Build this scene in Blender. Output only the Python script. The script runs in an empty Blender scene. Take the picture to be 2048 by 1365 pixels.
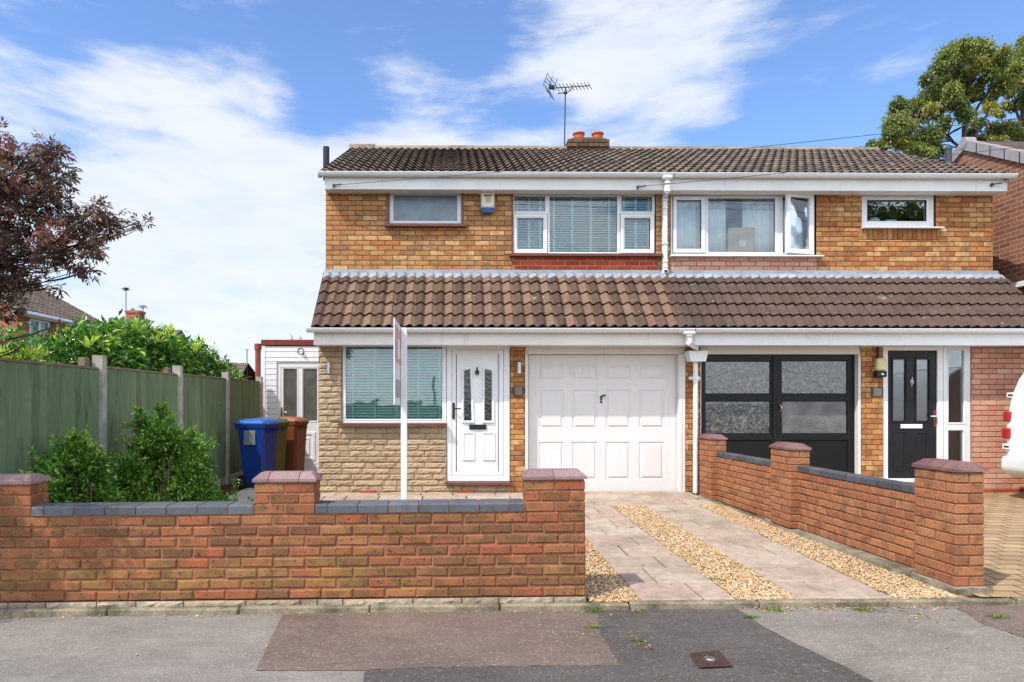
import bpy, math, random
import numpy as np
from mathutils import Matrix, Vector

R = math.radians
rng = random.Random(7)
nr = np.random.default_rng(11)
C = bpy.context.scene.collection
scene = bpy.context.scene

# ------------------------------------------------------------------ camera
CAMZ, F, CX, HY, YAW = 1.45, 1385.0, 919.5, 805.0, R(0.6)
cam_d = bpy.data.cameras.new('camera')
cam = bpy.data.objects.new('camera', cam_d)
C.objects.link(cam)
cam.location = (0, 0, CAMZ)
cam.rotation_euler = (R(90), 0, -YAW)
cam_d.sensor_width = 36.0
cam_d.lens = F / 2048 * 36.0
cam_d.shift_x = (1024 - CX) / 2048
cam_d.shift_y = (HY - 682.5) / 2048
cam_d.clip_start = 0.05
cam_d.clip_end = 2000
scene.camera = cam

# ------------------------------------------------------------------ light
SUN = Vector((-0.62, -0.50, 1.0)).normalized()
sun_d = bpy.data.lights.new('sun', 'SUN')
sun_d.energy = 3.4
sun_d.angle = R(0.55)
sun_d.color = (1.0, 0.95, 0.88)
sun = bpy.data.objects.new('sun', sun_d)
C.objects.link(sun)
sun.location = (-20, -12, 30)
sun.rotation_euler = SUN.to_track_quat('Z', 'Y').to_euler()

vs = scene.view_settings
vs.view_transform = 'Standard'
vs.look = 'None'
vs.gamma = 1.0
vs.use_curve_mapping = False
vs.exposure = 0.42


def sky_dir(px, py):
    a, b = (px - CX) / F, (HY - py) / F
    v = Vector((a * math.cos(YAW) + math.sin(YAW), math.cos(YAW) - a * math.sin(YAW), b))
    return v.normalized()


world = bpy.data.worlds.new('World')
scene.world = world
world.use_nodes = True
wt = world.node_tree
wt.nodes.clear()
def wn(t, **k):
    n = wt.nodes.new(t)
    for a, b in k.items():
        setattr(n, a, b)
    return n
def wmath(op, a, b=None, clamp=False):
    n = wn('ShaderNodeMath', operation=op, use_clamp=clamp)
    for i, v in enumerate((a, b)):
        if v is None: continue
        if isinstance(v, (int, float)): n.inputs[i].default_value = v
        else: wt.links.new(v, n.inputs[i])
    return n.outputs[0]
sky = wn('ShaderNodeTexSky', sky_type='NISHITA')
sky.sun_disc = False
sky.sun_elevation = math.asin(SUN.z)
sky.sun_rotation = math.atan2(SUN.x, SUN.y)
sky.air_density = 1.0
sky.dust_density = 0.3
sky.ozone_density = 2.5
SKY_STRENGTH = 0.15
tc = wn('ShaderNodeTexCoord')
nrm = wn('ShaderNodeVectorMath', operation='NORMALIZE')
wt.links.new(tc.outputs['Generated'], nrm.inputs[0])
D = nrm.outputs[0]
sep = wn('ShaderNodeSeparateXYZ')
wt.links.new(D, sep.inputs[0])
# flat cloud layer: project the direction on a horizontal plane so that clouds flatten towards the horizon
den = wmath('MAXIMUM', wmath('ADD', sep.outputs[2], 0.30), 0.08)
cmb = wn('ShaderNodeCombineXYZ')
wt.links.new(wmath('DIVIDE', sep.outputs[0], den), cmb.inputs[0])
wt.links.new(wmath('DIVIDE', sep.outputs[1], den), cmb.inputs[1])
wt.links.new(wmath('MULTIPLY', sep.outputs[2], 2.6), cmb.inputs[2])
n1 = wn('ShaderNodeTexNoise'); n1.inputs['Scale'].default_value = 3.6
n1.inputs['Detail'].default_value = 9; n1.inputs['Roughness'].default_value = 0.58
n1.inputs['Distortion'].default_value = 0.15
mp = wn('ShaderNodeMapping'); mp.inputs['Scale'].default_value = (1.0, 0.55, 1.9)
mp.inputs['Location'].default_value = (3.1, 0.4, 0.2)
wt.links.new(cmb.outputs[0], mp.inputs[0]); wt.links.new(mp.outputs[0], n1.inputs['Vector'])
# broad banks of cloud and clear air, each round a direction of the sky
banks = [  # px, py, radius in degrees, weight
    (420, 660, 19, 0.36), (60, 360, 9, 0.03), (420, 330, 7, 0.07), (560, 440, 10, 0.16), 
    (990, 240, 7.0, 0.14), (830, 235, 4.5, 0.12), (1130, 245, 4.5, 0.12),
    (1330, 95, 5.0, 0.19), (1230, 50, 3.5, 0.10), (1440, 110, 3.5, 0.14), (1240, 210, 3.5, 0.10), (1380, 275, 3, 0.12),
    (100, 20, 5, 0.03), (1090, 5, 4, 0.12), (1700, 160, 4, 0.12), (1840, 140, 3, 0.10),
    (540, 130, 7, -0.20), (780, 90, 6, -0.20), (1750, 30, 12, -0.16), (1030, 75, 5, -0.15), (250, 110, 6, -0.14),
    (1600, 250, 6, -0.10), (900, 40, 5, -0.06), (640, 230, 3, -.06)]
acc = None
for px, py, rad, w in banks:
    d = sky_dir(px, py)
    dt = wn('ShaderNodeVectorMath', operation='DOT_PRODUCT')
    wt.links.new(D, dt.inputs[0]); dt.inputs[1].default_value = d
    mr = wn('ShaderNodeMapRange', interpolation_type='SMOOTHSTEP')
    wt.links.new(dt.outputs['Value'], mr.inputs['Value'])
    mr.inputs['From Min'].default_value = math.cos(R(rad * 1.7))
    mr.inputs['From Max'].default_value = 1.0
    mr.inputs['To Min'].default_value = 0.0
    mr.inputs['To Max'].default_value = w
    acc = mr.outputs[0] if acc is None else wmath('ADD', acc, mr.outputs[0])
# extra cloud cover added behind the camera, unseen, to throw fill on the facade
back = wn('ShaderNodeMapRange', interpolation_type='SMOOTHSTEP')
wt.links.new(sep.outputs[1], back.inputs['Value'])
back.inputs['From Min'].default_value = 0.25; back.inputs['From Max'].default_value = -0.3
back.inputs['To Min'].default_value = 0.0; back.inputs['To Max'].default_value = 0.30
acc = wmath('ADD', acc, back.outputs[0])
low = wn('ShaderNodeMapRange', interpolation_type='SMOOTHSTEP')
wt.links.new(sep.outputs[2], low.inputs['Value'])
low.inputs['From Min'].default_value = 0.30; low.inputs['From Max'].default_value = 0.0
low.inputs['To Min'].default_value = 0.0; low.inputs['To Max'].default_value = 0.05
acc = wmath('ADD', acc, low.outputs[0])
cov = wn('ShaderNodeMapRange', interpolation_type='SMOOTHSTEP')
wt.links.new(wmath('ADD', wmath('ADD', wmath('MULTIPLY', n1.outputs['Fac'], 1.5), -0.25), acc), cov.inputs['Value'])
cov.inputs['From Min'].default_value = 0.46; cov.inputs['From Max'].default_value = 0.92; cov.inputs['To Max'].default_value = 0.90
n2 = wn('ShaderNodeTexNoise'); n2.inputs['Scale'].default_value = 6.0; n2.inputs['Detail'].default_value = 6
wt.links.new(mp.outputs[0], n2.inputs['Vector'])
cr = wn('ShaderNodeValToRGB')
cr.color_ramp.elements[0].position = 0.3; cr.color_ramp.elements[0].color = (0.66, 0.73, 0.85, 1)
cr.color_ramp.elements[1].position = 0.62; cr.color_ramp.elements[1].color = (0.77, 0.79, 0.83, 1)
wt.links.new(n2.outputs['Fac'], cr.inputs[0])
tint = wn('ShaderNodeMix', data_type='RGBA', blend_type='MULTIPLY')
tint.inputs[0].default_value = 1.0
wt.links.new(sky.outputs[0], tint.inputs[6]); tint.inputs[7].default_value = (0.90, 1.02, 1.22, 1)
bg1 = wn('ShaderNodeBackground'); bg1.inputs['Strength'].default_value = SKY_STRENGTH
wt.links.new(tint.outputs[2], bg1.inputs['Color'])
bg2 = wn('ShaderNodeBackground')
# unseen clouds behind and overhead boosted, added fill light to lift the facade shadows
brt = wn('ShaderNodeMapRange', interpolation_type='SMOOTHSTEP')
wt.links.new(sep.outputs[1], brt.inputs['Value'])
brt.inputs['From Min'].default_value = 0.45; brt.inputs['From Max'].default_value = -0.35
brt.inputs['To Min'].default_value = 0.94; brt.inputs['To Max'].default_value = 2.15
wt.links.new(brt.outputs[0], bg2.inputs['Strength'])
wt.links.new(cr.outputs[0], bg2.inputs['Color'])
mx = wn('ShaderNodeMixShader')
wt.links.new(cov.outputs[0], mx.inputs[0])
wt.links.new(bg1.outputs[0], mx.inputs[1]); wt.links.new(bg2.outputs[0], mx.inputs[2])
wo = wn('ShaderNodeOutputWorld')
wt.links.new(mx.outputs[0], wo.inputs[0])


# ------------------------------------------------------------------ measuring helpers
def W(px, py, Y):
    """world x, z of a point of the facade plane at depth Y that was measured in the photograph"""
    a, b = (px - CX) / F, (HY - py) / F
    t = Y / (math.cos(YAW) - a * math.sin(YAW))
    return t * (a * math.cos(YAW) + math.sin(YAW)), CAMZ + t * b
def WX(px, Y): return W(px, 0, Y)[0]
def WZ(px, py, Y): return W(px, py, Y)[1]
def G(px, py, z=0.0):
    a, b = (px - CX) / F, (HY - py) / F
    t = (z - CAMZ) / b
    return t * (a * math.cos(YAW) + math.sin(YAW)), t * (math.cos(YAW) - a * math.sin(YAW))


# ------------------------------------------------------------------ mesh builder
class MB:
    def __init__(s, M=None):
        s.v, s.f, s.mi, s.t, s.M, s.sm = [], [], [], [], M, []
        s.tone = 0.5
    def add(s, vs, fs, mi=0, tone=None, smooth=False):
        o = len(s.v)
        if s.M is not None:
            vs = [tuple(s.M @ Vector(p)) for p in vs]
        s.v.extend(vs)
        s.t.extend([s.tone if tone is None else tone] * len(vs))
        for f in fs:
            s.f.append(tuple(i + o for i in f)); s.mi.append(mi); s.sm.append(smooth)
    def box(s, x0, x1, y0, y1, z0, z1, mi=0, c=0.0, tone=None):
        if x1 < x0: x0, x1 = x1, x0
        if y1 < y0: y0, y1 = y1, y0
        if z1 < z0: z0, z1 = z1, z0
        c = min(c, (x1 - x0) * .45, (y1 - y0) * .45, (z1 - z0) * .45)
        if c <= 0:
            v = [(x, y, z) for z in (z0, z1) for y in (y0, y1) for x in (x0, x1)]
            s.add(v, [(0, 2, 3, 1), (4, 5, 7, 6), (0, 1, 5, 4), (2, 6, 7, 3), (0, 4, 6, 2), (1, 3, 7, 5)], mi, tone)
            return
        X, Y, Z = (x0, x1), (y0, y1), (z0, z1)
        v, idx = [], {}
        for i in (0, 1):
            for j in (0, 1):
                for k in (0, 1):
                    di, dj, dk = (1 - 2 * i) * c, (1 - 2 * j) * c, (1 - 2 * k) * c
                    for ax in range(3):
                        idx[i, j, k, ax] = len(v)
                        v.append((X[i] + (0 if ax == 0 else di), Y[j] + (0 if ax == 1 else dj), Z[k] + (0 if ax == 2 else dk)))
        q = lambda i, j, k, ax: idx[i, j, k, ax]
        f = []
        for i in (0, 1):
            a = [q(i, 0, 0, 0), q(i, 1, 0, 0), q(i, 1, 1, 0), q(i, 0, 1, 0)]; f.append(tuple(a if i else a[::-1]))
            a = [q(0, i, 0, 1), q(0, i, 1, 1), q(1, i, 1, 1), q(1, i, 0, 1)]; f.append(tuple(a if i else a[::-1]))
            a = [q(0, 0, i, 2), q(1, 0, i, 2), q(1, 1, i, 2), q(0, 1, i, 2)]; f.append(tuple(a if i else a[::-1]))
        for i in (0, 1):
            for j in (0, 1):
                a = [q(i, j, 0, 0), q(i, j, 1, 0), q(i, j, 1, 1), q(i, j, 0, 1)]; f.append(tuple(a if i == j else a[::-1]))
                a = [q(i, 0, j, 0), q(i, 1, j, 0), q(i, 1, j, 2), q(i, 0, j, 2)]; f.append(tuple(a[::-1] if i == j else a))
                a = [q(0, i, j, 1), q(1, i, j, 1), q(1, i, j, 2), q(0, i, j, 2)]; f.append(tuple(a if i == j else a[::-1]))
        for i in (0, 1):
            for j in (0, 1):
                for k in (0, 1):
                    a = (q(i, j, k, 0), q(i, j, k, 1), q(i, j, k, 2)); f.append(a if (i + j + k) % 2 else a[::-1])
        s.add(v, f, mi, tone)
    def brick(s, x0, x1, y, z0, z1, c=0.004, d=0.03, mi=0, tone=None, worn=0.0):
        """front of one brick facing -y, chamfered, with its four edges"""
        v = [(x0 + c, y, z0 + c), (x1 - c, y, z0 + c), (x1 - c, y, z1 - c), (x0 + c, y, z1 - c),
             (x0, y + c, z0), (x1, y + c, z0), (x1, y + c, z1), (x0, y + c, z1),
             (x0, y + d, z0), (x1, y + d, z0), (x1, y + d, z1), (x0, y + d, z1)]
        if worn:
            J = lambda: rng.uniform(-worn, worn)
            j8 = [(J(), J()) for _ in range(4)]
            v = [(p[0] + (j8[i % 4][0]) + (J() * .6 if i < 4 else 0), p[1] + (J() * .5 if i < 4 else 0), p[2] + j8[i % 4][1] + (J() * .6 if i < 4 else 0)) for i, p in enumerate(v)]
        f = [(0, 1, 2, 3)]
        for a in range(4):
            b = (a + 1) % 4
            f += [(a, a + 4, b + 4, b), (a + 4, a + 8, b + 8, b + 4)]
        s.add(v, f, mi, tone)
    def nested(s, polys, mi=0, cap=True, tone=None):
        """polys: list of (2-d outline [(x,z)...], y); consecutive outlines are joined, the last one capped"""
        n = len(polys[0][0]); v = []; f = []
        for pl, y in polys: v += [(x, y, z) for x, z in pl]
        for k in range(len(polys) - 1):
            for a in range(n):
                b = (a + 1) % n
                f.append((k * n + a, k * n + b, (k + 1) * n + b, (k + 1) * n + a))
        if cap: f.append(tuple(range((len(polys) - 1) * n, len(polys) * n)))
        s.add(v, f, mi, tone)
    def frame(s, x0, x1, z0, z1, steps, mi=0, cap=False):
        s.nested([(inset(rect(x0, x1, z0, z1), d), y) for d, y in steps], mi, cap)
    def tube(s, pts, r, n=8, mi=0, cap=True, smooth=True, tone=None, squash=None):
        pts = [Vector(p) for p in pts]
        rs = r if isinstance(r, (list, tuple)) else [r] * len(pts)
        v, f = [], []
        up = None
        for i, p in enumerate(pts):
            t = (pts[min(i + 1, len(pts) - 1)] - pts[max(i - 1, 0)]).normalized()
            if up is None:
                up = Vector((0, 0, 1)) if abs(t.z) < .9 else Vector((1, 0, 0))
            a = t.cross(up).normalized(); b = a.cross(t).normalized(); up = b
            for k in range(n):
                an = 2 * math.pi * k / n
                v.append(tuple(p + a * math.cos(an) * rs[i] + b * math.sin(an) * rs[i]))
        for i in range(len(pts) - 1):
            for k in range(n):
                k2 = (k + 1) % n
                f.append((i * n + k, i * n + k2, (i + 1) * n + k2, (i + 1) * n + k))
        s.add(v, f, mi, tone, smooth)
        if cap:
            e = len(pts) - 1
            s.add(v[:n], [tuple(range(n))[::-1]], mi, tone); s.add(v[e * n:], [tuple(range(n))], mi, tone)
    def sqtube(s, pts, w, d, mi=0, c=0.006):
        """square pipe in the xz plane along pts"""
        pts = [Vector(p) for p in pts]
        v, f = [], []
        for i, p in enumerate(pts):
            t = (pts[min(i + 1, len(pts) - 1)] - pts[max(i - 1, 0)]).normalized()
            a = Vector((0, 1, 0)); a = (a - t * a.dot(t)).normalized(); b = t.cross(a).normalized()
            for su, sv in ((-1, -1), (1, -1), (1, 1), (-1, 1)):
                for e in ((1, 0), (0, 1)) if su * sv > 0 else ((0, 1), (1, 0)):
                    v.append(tuple(p + b * su * (w / 2 - c * e[0]) + a * sv * (d / 2 - c * e[1])))
        n = 8
        for i in range(len(pts) - 1):
            for k in range(n):
                k2 = (k + 1) % n
                f.append((i * n + k, i * n + k2, (i + 1) * n + k2, (i + 1) * n + k))
        f.append(tuple(range(n))); f.append(tuple(range((len(pts) - 1) * n, len(pts) * n)))
        s.add(v, f, mi)
    def lathe(s, prof, cx, cy, n=20, mi=0, smooth=True):
        v, f = [], []
        for r, z in prof:
            for k in range(n):
                a = 2 * math.pi * k / n
                v.append((cx + r * math.cos(a), cy + r * math.sin(a), z))
        for i in range(len(prof) - 1):
            for k in range(n):
                k2 = (k + 1) % n
                f.append((i * n + k, i * n + k2, (i + 1) * n + k2, (i + 1) * n + k))
        s.add(v, f, mi, None, smooth)
        s.add(v[:n], [tuple(range(n))[::-1]], mi); s.add(v[-n:], [tuple(range(n))], mi)
    def prism(s, prof, x0, x1, mi=0, tone=None, cap=True, axis='x'):
        """profile [(a,b)...] extruded: axis x -> (x, a, b); axis y -> (a, y, b); axis z -> (a, b, z)"""
        n = len(prof)
        P = {'x': lambda t, a, b: (t, a, b), 'y': lambda t, a, b: (a, t, b), 'z': lambda t, a, b: (a, b, t)}[axis]
        v = [P(x0, a, b) for a, b in prof] + [P(x1, a, b) for a, b in prof]
        f = [(k, (k + 1) % n, n + (k + 1) % n, n + k) for k in range(n)]
        if cap: f += [tuple(range(n))[::-1], tuple(range(n, 2 * n))]
        s.add(v, f, mi, tone)
    def build(s, name, mats, parent=None, kind=None, fix=True):
        if not isinstance(mats, (list, tuple)): mats = [mats]
        me = bpy.data.meshes.new(name)
        o = bpy.data.objects.new(name, me); C.objects.link(o)
        org = Vector((0, 0, 0))
        if parent is not None:
            o.parent = parent; org = root_loc(parent)
        v = np.array(s.v, dtype=np.float64) - np.array(org)
        me.from_pydata(v.tolist(), [], s.f)
        for m in mats: me.materials.append(m)
        me.polygons.foreach_set('material_index', s.mi)
        me.polygons.foreach_set('use_smooth', s.sm)
        at = me.attributes.new('tone', 'FLOAT', 'POINT'); at.data.foreach_set('value', s.t)
        if fix:
            import bmesh
            bm = bmesh.new(); bm.from_mesh(me); bmesh.ops.recalc_face_normals(bm, faces=bm.faces); bm.to_mesh(me); bm.free()
        me.update()
        if kind: o['kind'] = kind
        return o

def root_loc(o):
    p = Vector(o.location)
    while o.parent is not None:
        o = o.parent; p = p + Vector(o.location)
    return p
def rect(x0, x1, z0, z1): return [(x0, z0), (x1, z0), (x1, z1), (x0, z1)]
def inset(poly, d):
    """inset a convex counter-clockwise outline by d (negative grows it)"""
    n = len(poly); L = []
    for i in range(n):
        (x0, y0), (x1, y1) = poly[i], poly[(i + 1) % n]
        l = math.hypot(x1 - x0, y1 - y0); nx, ny = -(y1 - y0) / l, (x1 - x0) / l
        L.append((nx, ny, nx * x0 + ny * y0 + d))
    out = []
    for i in range(n):
        a, b = L[i - 1], L[i]; det = a[0] * b[1] - a[1] * b[0]
        out.append(((a[2] * b[1] - a[1] * b[2]) / det, (a[0] * b[2] - a[2] * b[0]) / det))
    return out
def rsub(rects, h):
    out = []
    for x0, x1, z0, z1 in rects:
        a0, a1, b0, b1 = h
        if a0 >= x1 or a1 <= x0 or b0 >= z1 or b1 <= z0: out.append((x0, x1, z0, z1)); continue
        if b0 > z0: out.append((x0, x1, z0, b0))
        if b1 < z1: out.append((x0, x1, b1, z1))
        m0, m1 = max(z0, b0), min(z1, b1)
        if a0 > x0: out.append((x0, a0, m0, m1))
        if a1 < x1: out.append((a1, x1, m0, m1))
    return out

def tag(o, label, cat, group=None):
    o['label'] = label; o['category'] = cat
    if group: o['group'] = group
    return o
def thing(name, loc, label, cat, group=None):
    o = bpy.data.objects.new(name, None); C.objects.link(o); o.location = loc
    o.empty_display_size = 0.2
    return tag(o, label, cat, group)
def copy_tree(o, parent=None):
    c = o.copy(); C.objects.link(c)
    if parent is not None: c.parent = parent
    for ch in [k for k in bpy.data.objects if k.parent == o]: copy_tree(ch, c)
    return c


# ------------------------------------------------------------------ materials
class Mat:
    def __init__(s, name, rough=0.6, spec=0.4, metal=0.0):
        s.m = bpy.data.materials.new(name); s.m.use_nodes = True
        s.nt = s.m.node_tree; s.nt.nodes.clear()
        s.out = s.n('ShaderNodeOutputMaterial'); s.b = s.n('ShaderNodeBsdfPrincipled')
        s.l(s.b.outputs[0], s.out.inputs[0])
        s.b.inputs['Roughness'].default_value = rough; s.b.inputs['Metallic'].default_value = metal
        s.b.inputs['Specular IOR Level'].default_value = spec
        s._tc = None
    def n(s, t, **k):
        n = s.nt.nodes.new(t)
        for a, b in k.items(): setattr(n, a, b)
        return n
    def l(s, a, b): s.nt.links.new(a, b)
    def setin(s, sock, v):
        if isinstance(v, (int, float)): sock.default_value = v
        elif isinstance(v, (tuple, list)): sock.default_value = tuple(v) + ((1,) if len(v) == 3 and len(sock.default_value) == 4 else ())
        else: s.l(v, sock)
    @property
    def co(s):
        if s._tc is None: s._tc = s.n('ShaderNodeTexCoord')
        return s._tc.outputs['Object']
    def math(s, op, a, b=None, clamp=False):
        n = s.n('ShaderNodeMath', operation=op, use_clamp=clamp)
        s.setin(n.inputs[0], a)
        if b is not None: s.setin(n.inputs[1], b)
        return n.outputs[0]
    def map(s, v=None, scale=(1, 1, 1), loc=(0, 0, 0), rot=(0, 0, 0)):
        n = s.n('ShaderNodeMapping'); s.l(s.co if v is None else v, n.inputs[0])
        n.inputs['Scale'].default_value = scale; n.inputs['Location'].default_value = loc; n.inputs['Rotation'].default_value = rot
        return n.outputs[0]
    def noise(s, scale, detail=4, rough=0.55, v=None, dist=0.0):
        n = s.n('ShaderNodeTexNoise'); s.l(s.co if v is None else v, n.inputs['Vector'])
        n.inputs['Scale'].default_value = scale; n.inputs['Detail'].default_value = detail
        n.inputs['Roughness'].default_value = rough; n.inputs['Distortion'].default_value = dist
        return n.outputs['Fac']
    def voro(s, scale, v=None, feature='F1', out='Distance', rnd=1.0):
        n = s.n('ShaderNodeTexVoronoi', feature=feature); s.l(s.co if v is None else v, n.inputs['Vector'])
        n.inputs['Scale'].default_value = scale; n.inputs['Randomness'].default_value = rnd
        return n.outputs[out]
    def ramp(s, fac, els, interp='LINEAR'):
        n = s.n('ShaderNodeValToRGB'); s.l(fac, n.inputs[0]); r = n.color_ramp; r.interpolation = interp
        while len(r.elements) < len(els): r.elements.new(0.5)
        for e, (p, c) in zip(r.elements, els):
            e.position = p; e.color = tuple(c) + (1,) if not isinstance(c, (int, float)) else (c, c, c, 1)
        return n.outputs[0]
    def range(s, v, a, b, c=0.0, d=1.0, smooth=True):
        n = s.n('ShaderNodeMapRange', interpolation_type='SMOOTHSTEP' if smooth else 'LINEAR')
        s.setin(n.inputs['Value'], v)
        for k, x in zip(('From Min', 'From Max', 'To Min', 'To Max'), (a, b, c, d)): n.inputs[k].default_value = x
        return n.outputs[0]
    def mix(s, fac, a, b, blend='MIX'):
        n = s.n('ShaderNodeMix', data_type='RGBA', blend_type=blend)
        s.setin(n.inputs[0], fac); s.setin(n.inputs[6], a); s.setin(n.inputs[7], b)
        return n.outputs[2]
    def island(s): return s.n('ShaderNodeNewGeometry').outputs['Random Per Island']
    def tone(s): return s.n('ShaderNodeAttribute', attribute_name='tone').outputs['Fac']
    def color(s, c): s.setin(s.b.inputs['Base Color'], c); return s
    def rough(s, c): s.setin(s.b.inputs['Roughness'], c); return s
    def bump(s, h, strength=0.3, dist=0.01):
        n = s.n('ShaderNodeBump'); s.l(h, n.inputs['Height'])
        n.inputs['Strength'].default_value = strength; n.inputs['Distance'].default_value = dist
        s.l(n.outputs[0], s.b.inputs['Normal']); return s

def srgb(r, g, b, k=1.0):
    f = lambda c: (c / 255 / 12.92 if c / 255 <= 0.04045 else ((c / 255 + 0.055) / 1.055) ** 2.4)
    return (f(r) * k, f(g) * k, f(b) * k)

def plain(name, col, rough=0.5, spec=0.4, metal=0.0, var=0.12, sc=6, bump=0.0, streak=0.0):
    m = Mat(name, rough, spec, metal)
    nf = m.noise(sc, 5)
    cc = m.mix(1.0, col, m.ramp(nf, [(0.3, 1 - var), (0.7, 1.0)]), 'MULTIPLY')
    if streak:
        sf = m.math('MULTIPLY', m.range(m.noise(2.2, 5, .7, m.map(scale=(9, 9, .7))), .52, .72), m.range(m.noise(1.4, 4), .42, .62))
        cc = m.mix(m.math('MULTIPLY', sf, streak), cc, tuple(c_ * k_ for c_, k_ in zip(col, (.52, .50, .44))))
        sp_ = m.range(m.noise(34, 2, .4), .70, .76); cc = m.mix(m.math('MULTIPLY', sp_, streak * .8), cc, tuple(c_ * .45 for c_ in col))
    m.color(cc)
    m.rough(m.range(m.noise(sc * 3, 3), .3, .7, max(rough - .06, .02), rough + .08))
    if bump: m.bump(m.noise(sc * 12, 4), bump, .004)
    return m.m

def brick_mat(name, cols, smear=0.5, smear_col=(0.10, 0.065, 0.035), spots=0.4, lichen=0.0, bump=0.35, soot=0.0, sat=.84, sm=(.46, .72), hue=.5):
    m = Mat(name, 0.88, 0.2)
    isl = m.island()
    base = m.ramp(isl, [(i / (len(cols) - 1), c) for i, c in enumerate(cols)])
    off = m.n('ShaderNodeVectorMath', operation='ADD'); m.l(m.co, off.inputs[0])
    cb = m.n('ShaderNodeCombineXYZ'); m.l(m.math('MULTIPLY', isl, 37.0), cb.inputs[0]); m.l(m.math('MULTIPLY', isl, 91.0), cb.inputs[2])
    m.l(cb.outputs[0], off.inputs[1]); pv = off.outputs[0]
    s1 = m.range(m.noise(7.5, 3, .5, pv), *sm)
    col = m.mix(m.math('MULTIPLY', s1, smear), base, smear_col)
    fine = m.noise(70, 5, .65, pv)
    col = m.mix(1.0, col, m.ramp(fine, [(0.25, 0.72), (0.75, 1.18)]), 'MULTIPLY')
    sp = m.range(m.noise(46, 2, .4, pv), .62, .72)
    col = m.mix(m.math('MULTIPLY', sp, spots), col, (0.03, 0.02, 0.015))
    if lichen:
        sz = m.n('ShaderNodeSeparateXYZ'); m.l(m.co, sz.inputs[0])
        zz = m.math('ADD', sz.outputs[2], m.math('MULTIPLY', m.math('SUBTRACT', m.noise(2.2, 3), .5), .35))
        band = m.math('MULTIPLY', m.range(zz, .12, .20), m.range(zz, .36, .26))
        lf = m.math('MULTIPLY', m.math('ADD', m.math('MULTIPLY', m.range(m.noise(1.6, 4, .6), .50, .70), .55), m.math('MULTIPLY', band, m.range(m.noise(1.1, 3), .36, .56)), True), m.range(m.noise(16, 4, .7), .36, .60))
        col = m.mix(m.math('MULTIPLY', lf, lichen), col, srgb(150, 124, 48))
    if soot:
        sf = m.range(m.noise(2.2, 6, .65, m.map(scale=(1, 1, .6))), .48, .75)
        col = m.mix(m.math('MULTIPLY', sf, soot), col, (0.045, 0.036, 0.026))
    hs = m.n('ShaderNodeHueSaturation'); hs.inputs['Hue'].default_value = hue; hs.inputs['Saturation'].default_value = sat; hs.inputs['Value'].default_value = .94; m.l(col, hs.inputs['Color']); col = hs.outputs[0]
    m.color(col)
    m.bump(m.math('ADD', m.noise(55, 5, .7, pv), m.math('MULTIPLY', m.noise(11, 3, .5, pv), 1.2)), bump, .006)
    return m.m

def mortar_mat(name, c):
    m = Mat(name, 0.95, 0.1)
    m.color(m.mix(1.0, c, m.ramp(m.noise(9, 6, .7), [(0.25, .55), (.7, 1.1)]), 'MULTIPLY'))
    m.bump(m.noise(90, 4, .7), .5, .004)
    return m.m

def leaf_mat(name, cols, trans=0.35, rough=0.4, spec=0.4):
    m = Mat(name, rough, spec)
    c = m.ramp(m.tone(), [(i / (len(cols) - 1), c) for i, c in enumerate(cols)])
    m.color(c)
    tr = m.n('ShaderNodeBsdfTranslucent')
    m.l(m.mix(1.0, c, (1.15, 1.25, .55), 'MULTIPLY'), tr.inputs[0])
    mx = m.n('ShaderNodeMixShader'); mx.inputs[0].default_value = trans
    m.l(m.b.outputs[0], mx.inputs[1]); m.l(tr.outputs[0], mx.inputs[2]); m.l(mx.outputs[0], m.out.inputs[0])
    return m.m

def glass_mat(name, tint=(.93, .97, .96), boost=1.7, rough=0.0):
    m = Mat(name)
    t = m.n('ShaderNodeBsdfTransparent'); t.inputs[0].default_value = tint + (1,)
    g = m.n('ShaderNodeBsdfGlossy'); g.inputs['Roughness'].default_value = rough
    g.inputs['Color'].default_value = (.92, .96, 1, 1)
    bp = m.n('ShaderNodeBump'); m.l(m.noise(1.6, 2), bp.inputs['Height']); bp.inputs['Strength'].default_value = .06; bp.inputs['Distance'].default_value = .05
    m.l(bp.outputs[0], g.inputs['Normal'])
    fr = m.n('ShaderNodeFresnel'); fr.inputs[0].default_value = 1.5
    mx = m.n('ShaderNodeMixShader'); m.l(m.math('MULTIPLY', fr.outputs[0], boost, True), mx.inputs[0])
    m.l(t.outputs[0], mx.inputs[1]); m.l(g.outputs[0], mx.inputs[2]); m.l(mx.outputs[0], m.out.inputs[0])
    return m.m

M = {}
M['brick_left'] = brick_mat('buff brick', sat=.94, cols=[srgb(168, 112, 64), srgb(190, 142, 88), srgb(150, 108, 72), srgb(186, 128, 62), srgb(206, 166, 110), srgb(178, 106, 50), srgb(192, 134, 76), srgb(166, 122, 72)],
                            smear=.55, smear_col=srgb(122, 90, 62), spots=.3, soot=.16, sm=(.42, .68))
M['brick_right'] = brick_mat('orange brick', sat=.93, cols=[srgb(182, 120, 60), srgb(200, 148, 88), srgb(150, 104, 64), srgb(182, 112, 48), srgb(212, 168, 104), srgb(196, 132, 64), srgb(176, 104, 50), srgb(168, 122, 62)],
                             smear=.6, smear_col=srgb(112, 78, 52), spots=.35, soot=.16, sm=(.42, .68))
M['brick_red'] = brick_mat('red infill brick', [srgb(186, 84, 52), srgb(168, 72, 46), srgb(200, 98, 64), srgb(156, 64, 44)], sat=1.0, smear=.3, smear_col=srgb(96, 44, 36), spots=.1)
M['brick_pink'] = brick_mat('pink infill brick', sat=1.0, cols=[srgb(206, 152, 128, 1.12), srgb(214, 170, 144, 1.12), srgb(196, 136, 112, 1.12), srgb(200, 160, 136, 1.12), srgb(190, 128, 104, 1.12)], smear=.3, smear_col=srgb(170, 136, 112, 1.12), spots=.1)
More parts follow.
